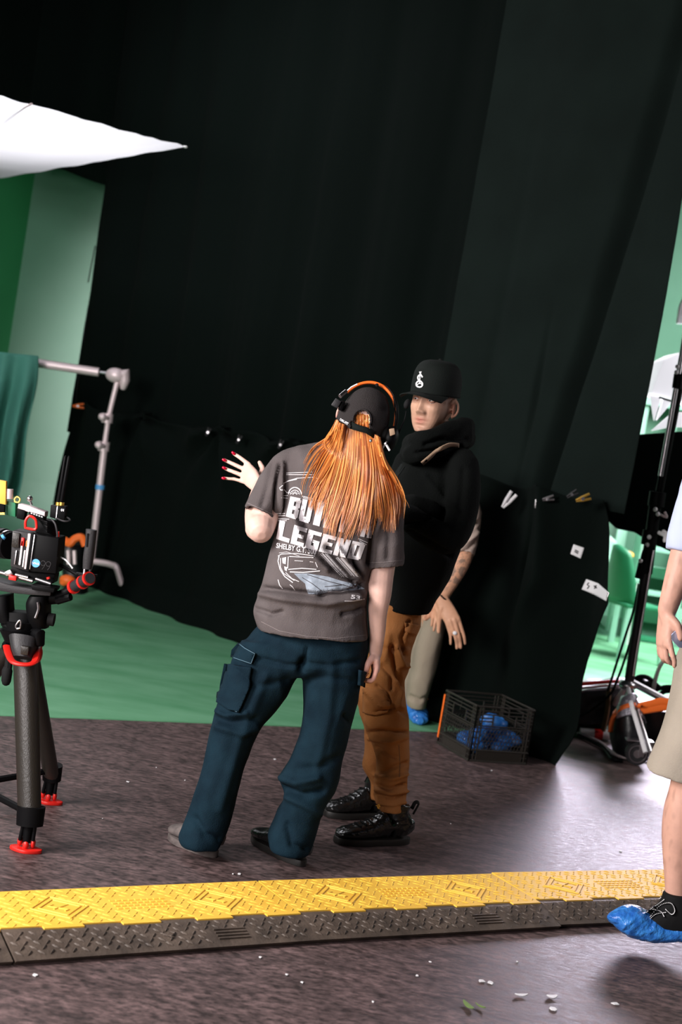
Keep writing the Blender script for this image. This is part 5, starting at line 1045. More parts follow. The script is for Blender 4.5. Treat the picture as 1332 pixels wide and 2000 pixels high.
for i in range(10): bar(b, cp(i*S_/9, 0, 0.006), cp(i*S_/9, S_, 0.006), .004); bar(b, cp(0, i*S_/9, 0.006), cp(S_, i*S_/9, 0.006), .004)
b.build('bottom_grid', 'crate', ck)
b = MB(); b.prism([cp(-.006, S_-.010, .03), cp(-.006, S_+.004, .03), cp(-.006, S_+.004, .25), cp(-.006, S_-.010, .25)], ux*-.002); b.build('tape', 'orange', ck, 'orange tape strip on one corner')
random.seed(8)
loc_ = [(.09, .08, .06), (.20, .07, .06), (.26, .16, .06), (.10, .20, .06), (.20, .15, .11), (.09, .09, .11), (.25, .07, .10), (.17, .08, .165), (.21, .18, .16)]
names = ['lowest by the near corner', 'behind the lower mesh of the wide side', 'low at the right of the crate', 'low at the back of the crate', 'in the middle of the pile', 'upper one by the near corner', 'upper one at the right', 'seen through the hand hole', 'topmost of the pile']
for (u, v, z), nm in zip(loc_, names):
    b = MB(); b.ball(cp(u, v, z), (.062, .052, .035), 14, Matrix.Rotation(random.uniform(0, 3), 3, 'Z')@Matrix.Rotation(random.uniform(-.4, .4), 3, 'X')); me = b.mesh('shoe_cover'); wrinkles(me, .014, (22, 22, 22), u*90, True, .004)
    o = link('shoe_cover', me, 'plastic_blue'); tag(o, 'crumpled blue shoe cover in the milk crate, '+nm, 'shoe cover', 'shoe covers in the milk crate')
# bag slumped behind the crate
bc = G(872, 1395); b = MB(); b.ball(bc+V((.02, .1, .10)), (.24, .16, .13), 18); b.ball(bc+V((.12, .08, .15)), (.12, .10, .07), 12); me = fuse(b, .01, 3); co = getco(me); co[:, 2] = np.maximum(co[:, 2], .005); setco(me, co); wrinkles(me, .016, (9, 9, 12), 5)
bg = thing('duffel_bag', 'dark slumped bag on the green floor behind the milk crate', 'bag', bc); link('body', me, 'nylon', bg)
tb_ = bvh(me); b = MB(); b.tube(curve([bc+V((-.12, -.02, .17)), bc+V((0, -.05, .235)), bc+V((.1, -.02, .215))], 5), .009, 8); b.build('handle', 'black_matte', bg)
b = MB(); b.ball(bc+V((.03, -.015, .22)), (.03, .015, .012), 8); b.build('buckle', 'steel', bg)
# ------------------------------------------------------------------ stand with crossbar and green cloth
Dc = 10.45; cs = thing('crossbar_stand', 'thin metal stand with pale knuckles carrying a pinkish crossbar, before the black curtain', 'stand', V((P(178, 1160, Dc).x, Dc, 0)))
pole = [P(229, 745, Dc), P(212, 815, Dc), P(204, 872, Dc), P(186, 1030, Dc), P(178, 1100, Dc)]
MB().tube(pole[:3], .020, 10).build('upper_tube', 'stand', cs); MB().tube(pole[2:], .027, 10).build('lower_tube', 'stand', cs)
for x, y in ((210, 817), (203, 872)):
    k = MB().cyl(P(x+1, y-9, Dc), P(x-1, y+9, Dc), .042).build('collar', 'stand', cs); MB().tube([P(x-2, y-1, Dc-.05), P(x-10, y-3, Dc-.07)], [.018, .030], 8, round_ends=True).build('knob', 'stand', k)
MB().cyl(P(196, 947, Dc), P(195, 956, Dc), .034).build('tape', 'blue', cs, 'pale blue tape band')
h_ = MB().ball(P(226, 733, Dc), (.075, .05, .055), 10).build('grip_head', 'stand', cs); MB().tube([P(232, 731, Dc), P(246, 729, Dc), P(244, 742, Dc), P(241, 755, Dc)], [.03, .042, .040, .028], 10, round_ends=True).build('knob', 'stand', h_)
MB().tube([P(195, 727, Dc), P(228, 731, Dc)], .010, 8).build('pin', 'steel', cs)
MB().tube([P(-160, 682, Dc), P(72, 709, Dc), P(193, 727, Dc)], .032, 12).build('crossbar', 'stand', cs)
# legs: one goes right with a bent end
b1 = P(178, 1096, Dc)
MB().tube(curve([b1, P(205, 1100, Dc), P(220, 1104, Dc), P(226, 1107, Dc), P(230, 1116, Dc-.02), P(236, 1136, Dc-.03), P(243, 1154, Dc-.05)], 3), .024, 8).build('leg', 'stand', cs)
MB().tube([b1, P(165, 1112, Dc+.1), V((P(150, 1130, Dc+.3).x, Dc+.3, .03))], .024, 8).build('leg', 'stand', cs); MB().tube([b1, P(170, 1115, Dc-.1), V((P(150, 1150, Dc-.25).x, Dc-.25, .03))], .024, 8).build('leg', 'stand', cs)
mb = MB(); vs = []; nu, nv = 50, 40
for j in range(nv+1):
    for i in range(nu+1):
        u, v = i/nu, j/nv; y = 695+(975-695)*v; xr = 75-40*v**1.2+3*math.sin(v*9); xl = -130; x = xl+(xr-xl)*u
        vs.append(P(x, y+(x-75)*.10, Dc-.16+.09*math.sin(u*26+v*2)*(.25+v)+.03*n1(u*6, v*3, 3)-.04))
mb.add(vs, [[j*(nu+1)+i, j*(nu+1)+i+1, (j+1)*(nu+1)+i+1, (j+1)*(nu+1)+i] for j in range(nv) for i in range(nu)])
o = mb.build('hanging_cloth', 'teal_cloth'); o.modifiers.new('s', 'SOLIDIFY').thickness = .006; tag(o, 'dark teal green cloth draped over the crossbar at the left edge', 'cloth')
# ------------------------------------------------------------------ cinema camera on tripod
Dt = 4.62
tp_ = thing('tripod', 'low black carbon tripod with red rubber feet and red strap, carrying the cinema camera', 'tripod', V((P(45, 1290, Dt).x, Dt, 0)))
ft = [G(50, 1662), G(94, 1568), V((G(50, 1662).x-.50, 4.95, 0))]
top = P(44, 1268, Dt)
def leg_(fp, name, w_):
    t = top+V(((fp.x-top.x)*.10, (fp.y-top.y)*.12, 0)); l = thing
    b = MB(); b.tube([t, fp+V((0, 0, .09))], [w_, w_*.92], 18, flat=.8); o = b.build('leg', 'carbon', tp_)
    d = (fp+V((0, 0, .09))-t).normalized()
    MB().tube([fp+V((0, 0, .125))-d*.02, fp+V((0, 0, .085))], [w_*1.12, w_*1.05], 16, flat=.85).build('lower_collar', 'black', o)
    MB().tube([t-d*.005, t+d*.02], [w_*1.05, w_*1.05], 16).build('upper_collar', 'black', o)
    b = MB(); b.tube([fp+V((-.004, 0, .10)), fp+V((.0, -.006, .03))], [.020, .013], 10); b.tube([fp+V((-.018, -.01, .09)), fp+V((-.022, -.01, .035))], .006, 8); b.tube([fp+V((.02, -.01, .085)), fp+V((.020, -.01, .04))], .006, 8); b.build('spike', 'black', o)
    b = MB(); pts = [fp+V((.042*math.cos(a)*(1+.25*math.cos(a*2)), .034*math.sin(a), .0)) for a in np.linspace(0, 2*PI, 24, endpoint=False)]; b.prism(pts, (0, 0, .012)); b.build('foot_pad', 'red', o, bevel=.003)
    b = MB(); b.ball(fp+V((-.022, 0, .03)), (.009, .012, .016), 8); b.ball(fp+V((.020, 0, .028)), (.008, .012, .016), 8); b.ball(fp+V((0, -.014, .024)), (.010, .009, .014), 8); b.build('foot_clip', 'red', o)
    return o
leg_(ft[0], 'leg', .041); leg_(ft[1], 'leg', .032); leg_(ft[2], 'leg', .034)
b = MB(); hub = V((P(-60, 1600, 4.8).x, 4.78, .10)); 
for f_ in ft: b.tube([hub, f_+V((0, 0, .12))], .012, 8)
b.build('ground_spreader', 'black', tp_)
b = MB(); b.loft([(18, 1246, 74, 1254, Dt-.04, .045), (22, 1268, 68, 1274, Dt-.06, .04), (28, 1284, 64, 1288, Dt-.07, .035)], 20, 3); b.build('leg_shield', 'dark_grey', tp_)
b = MB(); b.prism([P(41, 1262, Dt-.112), P(56, 1264, Dt-.112), P(54, 1280, Dt-.112), P(40, 1278, Dt-.112)], (0, .02, 0)); b.build('badge', 'carbon', tp_, bevel=.001)
b = MB(); q = curve([P(13, 1262, Dt-.02), P(17, 1278, Dt-.07), P(26, 1293, Dt-.12), P(48, 1298, Dt-.13), P(66, 1294, Dt-.11), (P(72, 1278, Dt-.06)), P(76, 1263, Dt)], 5); b.tube(q, .0125, 8, flat=.5); b.tube(curve([P(76, 1263, Dt), P(80, 1272, Dt), P(78, 1285, Dt-.02), P(72, 1290, Dt-.04)], 4), .010, 8, flat=.6); b.build('carry_strap', 'red', tp_)
b = MB(); b.tube([P(18, 1285, Dt), P(15, 1312, Dt)], .013, 8); b.tube([P(14, 1310, Dt), P(12, 1330, Dt)], [.018, .016], 10, round_ends=True); b.build('hanging_lever', 'black_matte', tp_)
b = MB(); b.cyl(P(42, 1212, Dt), P(40, 1232, Dt), .062, .058, 24); b.cyl(P(40, 1228, Dt), P(40, 1252, Dt), .068, .050, 24); b.build('bowl', 'black', tp_)
b = MB(); b.tube([P(58, 1232, Dt-.02), P(78, 1240, Dt-.05), P(78, 1254, Dt-.05), P(62, 1256, Dt-.03)], [.016, .020, .018, .012], 10, round_ends=True); b.build('locking_knob', 'black', tp_)
b = MB(); b.loft([(-10, 1165, 24, 1160, Dt, .05), (-6, 1190, 25, 1190, Dt, .055), (0, 1212, 30, 1216, Dt, .05)], 24, 3); b.loft([(60, 1162, 98, 1162, Dt, .055), (54, 1176, 97, 1180, Dt, .062), (56, 1200, 97, 1206, Dt, .06), (62, 1222, 94, 1226, Dt, .045)], 24, 3); b.loft([(0, 1192, 70, 1196, Dt, .04), (4, 1220, 66, 1222, Dt, .05)], 24, 3); fl = b.build('fluid_head', 'black', tp_)
for l, w_ in (([(74, 1176), (75, 1190), (69, 1207)], .0045),): MB().tube(curve([P(x, y, Dt-.064) for x, y in l], 4), w_, 8).build('dial_ring', 'steel', fl)
b = MB(); b.tube(curve([P(33, 1228, Dt-.075), P(31, 1222, Dt-.075), P(38, 1212, Dt-.075), P(41, 1216, Dt-.075), (P(39, 1227, Dt-.075))], 4), .0028, 8, closed=True); b.build('bubble_level', 'steel', fl)
b = MB(); b.cyl(P(94, 1209, Dt-.02), P(106, 1211, Dt-.02), .021, .021, 20); b.build('drag_knob', 'black_matte', fl)
b = MB(); b.pprism([(-20, 1132), (20, 1143), (60, 1150), (100, 1153), (98, 1164), (60, 1162), (20, 1158), (-20, 1150)], Dt-.06, .11); b.build('sliding_plate', 'dark_grey', fl, bevel=.002)
b = MB(); b.pprism([(60, 1142), (107, 1150), (104, 1158), (62, 1152)], Dt-.075, .09); b.build('plate_lock', 'black', fl, bevel=.002)
b = MB(); b.tube([P(95, 1168, Dt), P(118, 1166, Dt-.01), P(128, 1158, Dt-.02), P(142, 1148, Dt-.03)], [.022, .022, .016, .012], 12); b.tube([P(112, 1172, Dt-.02), P(138, 1166, Dt-.04)], [.015, .012], 8); b.build('pan_arm', 'black', tp_)
pg = MB().tube([P(143, 1147, Dt-.04), P(172, 1131, Dt-.09)], [.018, .020], 18).build('pan_grip', 'dark_grey', tp_)
for (a, c_) in (((142, 1147.5, -.038), (146, 1145.5, -.045)), ((160, 1138, -.068), (163, 1136.5, -.073)), ((172, 1131, -.088), (175, 1129.5, -.094))): MB().cyl(P(a[0], a[1], Dt+a[2]), P(c_[0], c_[1], Dt+c_[2]), .0225, n=20).build('grip_ring', 'red', pg)
MB().cyl(P(174, 1130, Dt-.092), P(176, 1129, Dt-.098), .017, n=20).build('grip_end', 'dark_grey', pg)
# camera body
kc = thing('cinema_camera', 'black cinema camera with twin antennas and a round blue sticker, mounted on the tripod', 'camera', P(60, 1100, Dt)); Dk = Dt-.06
bb = MB().pprism([(66, 1043), (115, 1051), (109, 1121), (57, 1116)], Dk, .11).build('battery_block', 'black', kc, bevel=.003)
bo = MB().pprism([(24, 1036), (67, 1042), (57, 1117), (20, 1106)], Dk+.004, .10).build('body', 'dark_grey', kc, bevel=.003)
for q, m_, nm in (([(60, 1040), (66, 1041), (56, 1115), (50, 1114)], 'black', 'side_rail'), ([(55, 1042), (60, 1043), (52, 1112), (47, 1111)], 'stand', 'side_rail'), ([(42, 1056), (45, 1057), (39, 1104), (36, 1103)], 'white', 'side_rail'), ([(47, 1075), (49.5, 1075), (45, 1108), (43, 1107)], 'white', 'side_rail'), ([(31, 1075), (33, 1075), (29, 1103), (27, 1102)], 'steel', 'side_rail'), ([(42, 1050), (47, 1051), (45, 1067), (40, 1066)], 'red', 'record_button'), ([(51, 1056), (54.5, 1056), (53, 1068), (50, 1067)], 'orange', 'button'), ([(25, 1040), (38, 1042), (36, 1070), (22, 1068)], 'carbon', 'menu_panel'), ([(66.5, 1044), (69, 1044.5), (59, 1112), (57, 1112)], 'steel', 'edge_rail')):
    MB().pprism(q, Dk-.006, .012).build(nm, m_, bo, bevel=.0006)
def tri(x, y, r): return [(x+r*math.cos(a), y+r*math.sin(a)) for a in np.linspace(0, 2*PI, 28, endpoint=False)]
stk = MB().pprism(tri(69.8, 1100, 8.2), Dk-.0015, .002).build('sticker', 'blue', bb, 'round blue sticker')
def plane_tree(D_): return BVHTree.FromPolygons([P(-300, 600, D_), P(1600, 600, D_), P(1600, 1700, D_), P(-300, 1700, D_)], [[0, 1, 2, 3]])
b = MB(); stext(b, plane_tree(Dk-.003), 'VIVA', (63, 1097.5), (77.5, 1100), (62.5, 1101.5), (77, 1104), bold=.03, off=0); b.build('lettering', 'white', bb, 'VIVA lettering')
b = MB(); pt = plane_tree(Dk-.002)
for ox, oy in ((0, 0), (10.5, 1.6)):
    sline(b, pt, [(84+ox+4.6*math.cos(a), 1100+oy+4.6*math.sin(a)) for a in np.linspace(0, 2*PI, 18)], .9, 0, step=2); sline(b, pt, [(88+ox, 1102+oy), (86+ox, 1107+oy), (82+ox, 1112+oy)], .9, 0, step=2)
b.build('numbers', 'dark_grey', bb, 'pale outlined number 99')
b = MB(); b.cyl(P(22, 1066, Dt-.02), P(-4, 1060, Dt+.02), .044, .050, 28); ln = b.build('lens', 'black', kc)
MB().cyl(P(14, 1064, Dt-.01), P(11, 1063, Dt-.006), .0475, .0475, 28).build('focus_ring', 'steel', ln); MB().cyl(P(5, 1050, Dt-.05), P(9, 1047, Dt-.05), .010, .008, 12).build('marker', 'blue', ln); MB().cyl(P(8, 1062, Dt), P(3, 1061, Dt+.005), .0495, .0495, 28).build('zoom_ring', 'dark_grey', ln)
hdl = MB().pprism([(36, 984), (60, 990), (88, 1000), (87, 1010), (58, 1001), (34, 993)], Dt-.03, .05).build('top_handle', 'stand', kc, bevel=.002)
b = MB(); b.pprism([(56, 999), (86, 1008), (84, 1018), (56, 1008)], Dt-.035, .05); b.pprism([(34, 992), (50, 996), (46, 1016), (32, 1012)], Dt-.03, .04); b.build('handle_bracket', 'black', kc, bevel=.002)
for x in (60, 65, 70, 75, 80): MB().pprism([(x, 1001+(x-60)*.35), (x+3, 1002+(x-60)*.35), (x+3, 1004+(x-60)*.35), (x, 1003+(x-60)*.35)], Dt-.038, .004).build('screw', 'white', hdl)
b = MB(); b.tube(curve([P(50, 1032, Dt-.05), P(50, 1018, Dt-.05), P(57, 1008, Dt-.05), P(68, 1013, Dt-.05), P(71, 1022, Dt-.05), P(69, 1034, Dt-.05), P(50, 1031, Dt-.05)], 3), .0045, 8); b.build('red_cage', 'red', kc)
b = MB(); b.tube([P(62, 986, Dt-.02), P(57, 972, Dt-.02)], .004, 8); b.ball(P(58, 974, Dt-.02), .010, 8); b.build('rosette', 'steel', kc)
b = MB(); b.tube(curve([P(28, 975, Dt), P(33, 970, Dt), P(39, 974, Dt), P(36, 981, Dt), (P(29, 980, Dt))], 3), .003, 6, closed=True); b.build('thumb_screw', 'gold', kc)
b = MB(); b.cyl(P(18, 955, Dt), P(17, 974, Dt), .014); b.build('knob', 'stand', kc); b = MB(); b.pprism([(12, 978), (30, 982), (30, 1010), (12, 1006)], Dt, .04); b.build('monitor_mount', 'mint_dark', kc, bevel=.002)
mo = MB().pprism([(-40, 930), (12, 940), (11, 986), (-40, 976)], Dt-.02, .02).build('side_box', 'amber', kc, bevel=.002); MB().pprism([(-40, 978), (9, 987), (8, 1004), (-40, 994)], Dt-.022, .02).build('side_box_base', 'black', mo, bevel=.002)
MB().pprism([(-40, 1001), (9, 1001), (9, 1005), (-40, 1006)], Dt-.023, .01).build('trim_strip', 'gold', mo)
tx = MB().pprism([(99, 986), (112, 988), (129, 989), (125, 1017), (110, 1014), (97, 1010)], Dt-.02, .035).build('transmitter', 'black', kc, bevel=.002)
MB().pprism([(111, 989), (113, 989), (110, 1013), (108.5, 1013)], Dt-.022, .004).build('edge', 'steel', tx); b = MB(); stext(b, plane_tree(Dt-.021), '01', (119, 993.5), (125, 994), (118.6, 998.5), (124.5, 999), bold=.03, off=0); b.build('numbers', 'white', tx)
for (x0, y0, x1, y1) in ((114, 987, 127.5, 893), (120, 987, 134.5, 893.5)):
    a_ = MB().tube([P(x0, y0-6, Dt), P(x1, y1, Dt)], [.0075, .0052], 10, round_ends=True).build('antenna', 'black', kc); MB().cyl(P(x0, y0, Dt), P(x0+.8, y0-6, Dt), .009).build('connector', 'gold', a_)
b = MB(); b.tube(curve([P(110, 1012, Dt-.03), P(125, 1018, Dt-.05), P(137, 1016, Dt-.04), P(128, 1009, Dt), P(112, 1008, Dt)], 5), .0028, 6); b.tube(curve([P(100, 1014, Dt-.03), P(108, 1024, Dt-.04), P(112, 1045, Dt-.04), P(110, 1052, Dt-.04)], 5), .0035, 6); b.build('cable', 'dark_grey', kc)
b = MB()
for i in range(7): b.tube(curve([P(78+i*2, 1016+i*3, Dt-.03+.01*(i % 3)), P(92, 1020+i*3, Dt-.05), P(108, 1028+i*3, Dt-.02)], 4), .0028, 6)
b.build('cable_loom', 'black', kc)
b = MB(); b.pprism([(72, 1012), (104, 1018), (112, 1050), (68, 1042)], Dt, .06); b.build('rear_module', 'black', kc, bevel=.004)
MB().cyl(P(114, 1038, Dt-.02), P(114, 1050, Dt-.02), .004).build('plug', 'red', kc)
b = MB()
for (a, c_) in (((-20, 1112), (64, 1135)), ((70, 1130), (99, 1140)), ((30, 1122), (55, 1128))):
    b.tube([P(*a, Dt-.03), P(*c_, Dt-.03)], .0075, 12)
b.build('support_rods', 'steel', kc)
for x, y in ((64, 1135), (99.5, 1140)): MB().cyl(P(x, y, Dt-.031), P(x+1.2, y+.4, Dt-.031), .0052).build('rod_end', 'black_matte', kc)
b = MB(); b.pprism([(17, 1123), (32, 1126), (31, 1135), (16, 1132)], Dt-.06, .02); b.build('rod_clamp', 'red', kc, bevel=.002); MB().cyl(P(94, 1127, Dt-.05), P(95, 1131, Dt-.05), .006).build('red_lever', 'red', kc)
b = MB(); b.pprism([(22, 1106), (58, 1117), (108, 1121), (104, 1140), (60, 1134), (20, 1124)], Dt-.02, .07); b.build('base_block', 'black', kc, bevel=.003); MB().pprism([(8, 1118), (20, 1112), (26, 1122), (12, 1126)], Dt-.05, .02).build('bracket', 'steel', kc, bevel=.002)
# handset on a rosette arm
b = MB(); b.loft([(168, 1033, 189, 1036, Dt-.05, .018), (167, 1060, 186, 1062, Dt-.05, .02), (163, 1085, 183, 1087, Dt-.05, .019), (162, 1110, 179, 1112, Dt-.05, .017)], 20, 3.2); hs2 = b.build('hand_grip', 'dark_grey', kc)
MB().pprism([(170, 1042), (173, 1042), (171, 1068), (168, 1068)], Dt-.072, .004).build('button', 'black', hs2); b = MB(); b.tube([P(170, 1110, Dt-.05), P(166, 1124, Dt-.04), P(150, 1122, Dt-.02)], .008, 8); b.tube([P(150, 1121, Dt-.03), P(190, 1124, Dt-.03)], .004, 8); b.tube([P(108, 1098, Dt), P(150, 1122, Dt-.02)], .006, 8); b.build('grip_arm', 'black', hs2)
MB().tube([P(165, 1110, Dt-.06), P(163, 1127, Dt-.06)], .004, 6).build('bolt', 'steel', hs2); b = MB(); b.tube(curve([P(118, 1088, Dt-.02), P(130, 1095, Dt-.04), P(142, 1110, Dt-.04)], 4), .0028, 6); b.build('cable', 'white', kc)
# orange trimmed bag/chair far behind the camera
ob = V((P(142, 1085, 9.6).x, 9.6, 0)); bk = thing('gear_bag', 'blurred dark bag with bright orange handles behind the camera', 'bag', ob)
b = MB(); b.loft([(117, 1060, 168, 1062, 9.6, .13), (118, 1080, 168, 1084, 9.6, .15), (124, 1105, 166, 1108, 9.6, .14), (126, 1135, 168, 1142, 9.6, .15), (128, 1150, 170, 1158, 9.6, .14)], 24, 3); me = b.mesh('body'); link('body', me, 'nylon', bk)
MB().tube(curve([P(116, 1058, 9.45), P(128, 1056, 9.42), P(136, 1062, 9.4), P(146, 1052, 9.4), P(160, 1050, 9.4), P(167, 1066, 9.4)], 4), .026, 8).build('handle', 'orange', bk); b = MB(); b.ball(P(132, 1133, 9.35), (.055, .04, .035), 8); b.ball(P(125, 1137, 9.35), (.03, .03, .025), 8); b.build('toggle', 'orange', bk)
for x in (133, 145): MB().tube([P(x, 1075, 9.44), P(x+1, 1102, 9.44)], .014, 6).build('strap', 'stand', bk)
# ------------------------------------------------------------------ tall light stand at the right
Ds = 7.7; ls = thing('light_stand', 'tall dark rolling stand with chrome joints and a silver leg at the right', 'stand', V((P(1228, 1340, Ds).x, Ds, 0)))
MB().tube([P(1352, 560, Ds), P(1332, 690, Ds), P(1290, 930, Ds)], .014, 12).build('upper_tube', 'shirt_blue' if False else 'steel', ls)
MB().tube([P(1340, 690, Ds+.05), P(1288, 960, Ds+.05)], .022, 12).build('inner_tube', 'black', ls)
MB().tube([P(1280, 985, Ds), P(1262, 1120, Ds)], .034, 14).build('middle_tube', 'black', ls)
MB().tube([P(1270, 1060, Ds), P(1228, 1335, Ds)], .027, 14).build('lower_tube', 'dark_grey', ls)
MB().tube([P(1277, 1075, Ds-.03), P(1236, 1320, Ds-.02)], .007, 8).build('bright_edge', 'steel', ls)
for x, y, r in ((1283, 975, .045), (1268, 1050, .040), (1325, 745, .030)):
    k = MB().cyl(P(x+2, y-14, Ds), P(x-2, y+14, Ds), r, n=16).build('collar', 'black', ls)
for x, y in ((1280, 995), (1285, 1004), (1268, 1049), (1264, 1064), (1251, 1095), (1321, 727), (1323, 716)): MB().ball(P(x, y, Ds-.05), .012, 8).build('bolt', 'white', ls)
t_ = MB().tube([P(1286, 1040, Ds-.03), P(1300, 1046, Ds-.06)], .010, 8).build('t_handle', 'white', ls); MB().tube([P(1296, 1038, Ds-.06), P(1301, 1040, Ds-.06), P(1298, 1056, Ds-.06)], .010, 8, round_ends=True).build('grip', 'white', t_)
MB().tube(curve([P(1290, 1005, Ds-.02), P(1302, 1010, Ds-.04), P(1298, 1000, Ds-.03)], 4), .007, 6).build('wing', 'stand', ls)
b = MB(); b.tube([P(1256, 1100, Ds-.02), P(1247, 1130, Ds-.02)], [.026, .022], 10); b.build('brake', 'black', ls)
b = MB(); b.tube(curve([P(1252, 1095, Ds-.05), P(1256, 1078, Ds-.06), P(1262, 1066, Ds-.06)], 4), .006, 6); b.build('brake_cable', 'black', ls)
ha = P(1226, 1338, Ds)
MB().tube([ha, P(1233, 1375, Ds-.22), P(1261, 1470, Ds-.38)], .013, 8).build('leg', 'white', ls); MB().tube([ha+V((.02, 0, 0)), P(1245, 1390, Ds-.24), P(1270, 1468, Ds-.36)], .010, 8).build('leg_brace', 'steel', ls)
MB().tube([P(1236, 1334, Ds), P(1320, 1378, Ds-.1)], .020, 8).build('leg', 'steel', ls); MB().tube([ha, V((P(1180, 1420, Ds+.4).x, Ds+.5, .05))], .016, 8).build('leg', 'stand', ls)
b = MB(); b.ball(ha, (.05, .05, .03), 10); b.build('hub', 'steel', ls)
cw = P(1243, 1472, Ds-.27); cwz = .062; cw = V((cw.x, 7.42, cwz)); ca = thing
w_ = MB(); w_.tube([cw+V((-.002, -.018, 0)), cw+V((-.002, .018, 0))], .060, 28); wh = w_.build('caster_wheel', 'dark_grey', ls); 
w_ = MB(); w_.tube([cw+V((0, -.0195, 0)), cw+V((0, .0195, 0))], .022, 20); w_.build('hub_cap', 'steel', wh)
b = MB(); b.tube([cw+V((.045*math.cos(a), -.020, .045*math.sin(a))) for a in np.linspace(0, 2*PI, 24, endpoint=False)], .004, 6, closed=True); b.build('wheel_rim', 'steel', wh)
b = MB(); b.prism([cw+V((-.07, -.03, .062)), cw+V((.07, -.03, .070)), cw+V((.07, .03, .070)), cw+V((-.07, .03, .062))], (0, 0, .008)); b.prism([cw+V((.0, -.028, .062)), cw+V((.045, -.028, .064)), cw+V((.03, -.028, -.01)), cw+V((.005, -.028, -.01))], (0, .006, 0)); b.build('caster_bracket', 'steel', ls)
# sandbag saddled on the leg
sbp = V((P(1222, 1440, 7.62).x, 7.60, 0)); sb = thing('sandbag', 'round black sandbag with silver top and orange strap, hung on the rolling stand', 'sandbag', sbp)
b = MB(); b.loft([(1216, 1362, 1240, 1356, 7.60, .05), (1202, 1385, 1252, 1385, 7.58, .10), (1192, 1415, 1260, 1412, 7.58, .13), (1192, 1445, 1262, 1445, 7.58, .13), (1200, 1470, 1258, 1472, 7.56, .11), (1212, 1484, 1250, 1484, 7.55, .06)], 28, 2.1); me = fuse(b, .009, 3); wrinkles(me, .006, (9, 9, 9), 3); bs = link('bag', me, 'nylon', sb); tsb = bvh(me)
b = MB(); spoly(b, tsb, [(1216, 1362), (1238, 1356), (1252, 1378), (1263, 1412), (1254, 1404), (1240, 1396), (1222, 1399), (1206, 1404), (1208, 1384)], .010, 0, 6, 7.5); o = b.build('silver_top', 'silver_bag', sb); o.modifiers.new('s', 'SOLIDIFY').thickness = .012
b = MB(); sline(b, tsb, cr([list(q) for q in [(1191, 1430), (1196, 1404), (1210, 1386), (1234, 1377), (1252, 1379)]], 4), 8, .022, fallback=7.45); b.build('strap', 'orange', sb).modifiers.new('s', 'SOLIDIFY').thickness = .006
b = MB(); b.tube([P(1250, 1380, 7.5), P(1290, 1370, 7.5), P(1345, 1375, 7.5)], .013, 8, flat=1.6); b.tube([P(1250, 1388, 7.5), P(1300, 1380, 7.5), P(1345, 1378, 7.5)], .011, 8, flat=2); b.build('strap_tail', 'orange', sb)
# big black bag with red piping, and coil behind
rb = V((P(1160, 1440, 7.95).x, 8.1, 0)); bg2 = thing('equipment_bag', 'wide black bag with red piping on its top edge, beside the black drape', 'bag', rb)
b = MB(); b.loft([(1092, 1342, 1226, 1330, 8.1, .16), (1090, 1360, 1224, 1352, 8.1, .17), (1090, 1400, 1214, 1396, 8.1, .17), (1100, 1426, 1205, 1420, 8.08, .16)], 30, 4); me = fuse(b, .010, 3); wrinkles(me, .010, (8, 8, 12), 8); link('body', me, 'nylon', bg2)
q = curve([P(1104, 1339, 7.93), P(1140, 1336, 7.93), P(1170, 1333, 7.93), P(1200, 1331, 7.93), P(1222, 1334, 7.93)], 5); MB().tube(q, .010, 8).build('piping', 'red', bg2); MB().tube([p-V((0, 0, .022)) for p in q], .007, 8).build('zip', 'stand', bg2)
b = MB(); b.tube(curve([P(1190, 1345, 7.9), P(1186, 1390, 7.88), P(1178, 1425, 7.9)], 4), .014, 8, flat=2.2); b.build('webbing', 'brow', bg2)
eb = thing('equipment_case', 'dark open equipment heap with cables behind the rolling stand', 'case', V((P(1290, 1400, 8.3).x, 8.3, 0)))
b = MB(); b.loft([(1236, 1372, 1420, 1390, 8.3, .2), (1236, 1410, 1420, 1420, 8.3, .22), (1240, 1432, 1420, 1440, 8.3, .2)], 28, 5); b.build('body', 'nylon', eb)
for i, pts in enumerate(([(1234, 1330), (1250, 1322), (1266, 1324), (1280, 1336), (1290, 1345)], [(1236, 1336), (1252, 1330), (1264, 1340), (1280, 1350)], [(1278, 1350), (1290, 1344), (1310, 1342), (1340, 1348)], [(1282, 1362), (1300, 1350), (1330, 1352)])):
    MB().tube(curve([P(x, y, 8.2) for x, y in pts], 5), .014, 8).build('cable', 'black', eb)
b = MB(); b.pprism([(1262, 1330), (1278, 1332), (1280, 1362), (1262, 1356)], 8.2, .1); b.build('latch_block', 'dark_grey', eb, bevel=.006)
tag(MB().tube(curve([P(1276, 1346, 8.2), P(1282, 1320, 8.1), P(1292, 1296, 8.0), P(1310, 1285, 7.9), P(1400, 1270, 7.8)], 5), .012, 8).build('hose', 'stand'), 'pale grey hose rising towards the hand at the right', 'hose')
def cable(pts, r, m, label, z=None):
    tag(MB().tube(curve([G(x, y, r+.004) if z is None else P(x, y, z) for x, y in pts], 6), r, 8).build('cable', m), label, 'cable', 'cables by the rolling stand')
cable([(1128, 1432), (1150, 1440), (1175, 1452), (1200, 1472), (1225, 1480), (1260, 1482), (1340, 1490)], .010, 'stand', 'pale cable on the floor, the one nearest the black drape foot')
cable([(1130, 1436), (1155, 1448), (1180, 1462), (1196, 1482), (1215, 1486)], .010, 'black', 'black cable on the floor running alongside the pale one')
cable([(1248, 1140), (1238, 1190), (1222, 1240), (1206, 1290), (1190, 1340), (1186, 1350)], .007, 'black', 'thin black cable slanting left of the stand pole, left one of the pair', 7.75)
cable([(1252, 1150), (1246, 1200), (1232, 1250), (1216, 1300), (1203, 1334)], .007, 'black', 'thin black cable slanting close to the stand pole, right one of the pair', 7.75)
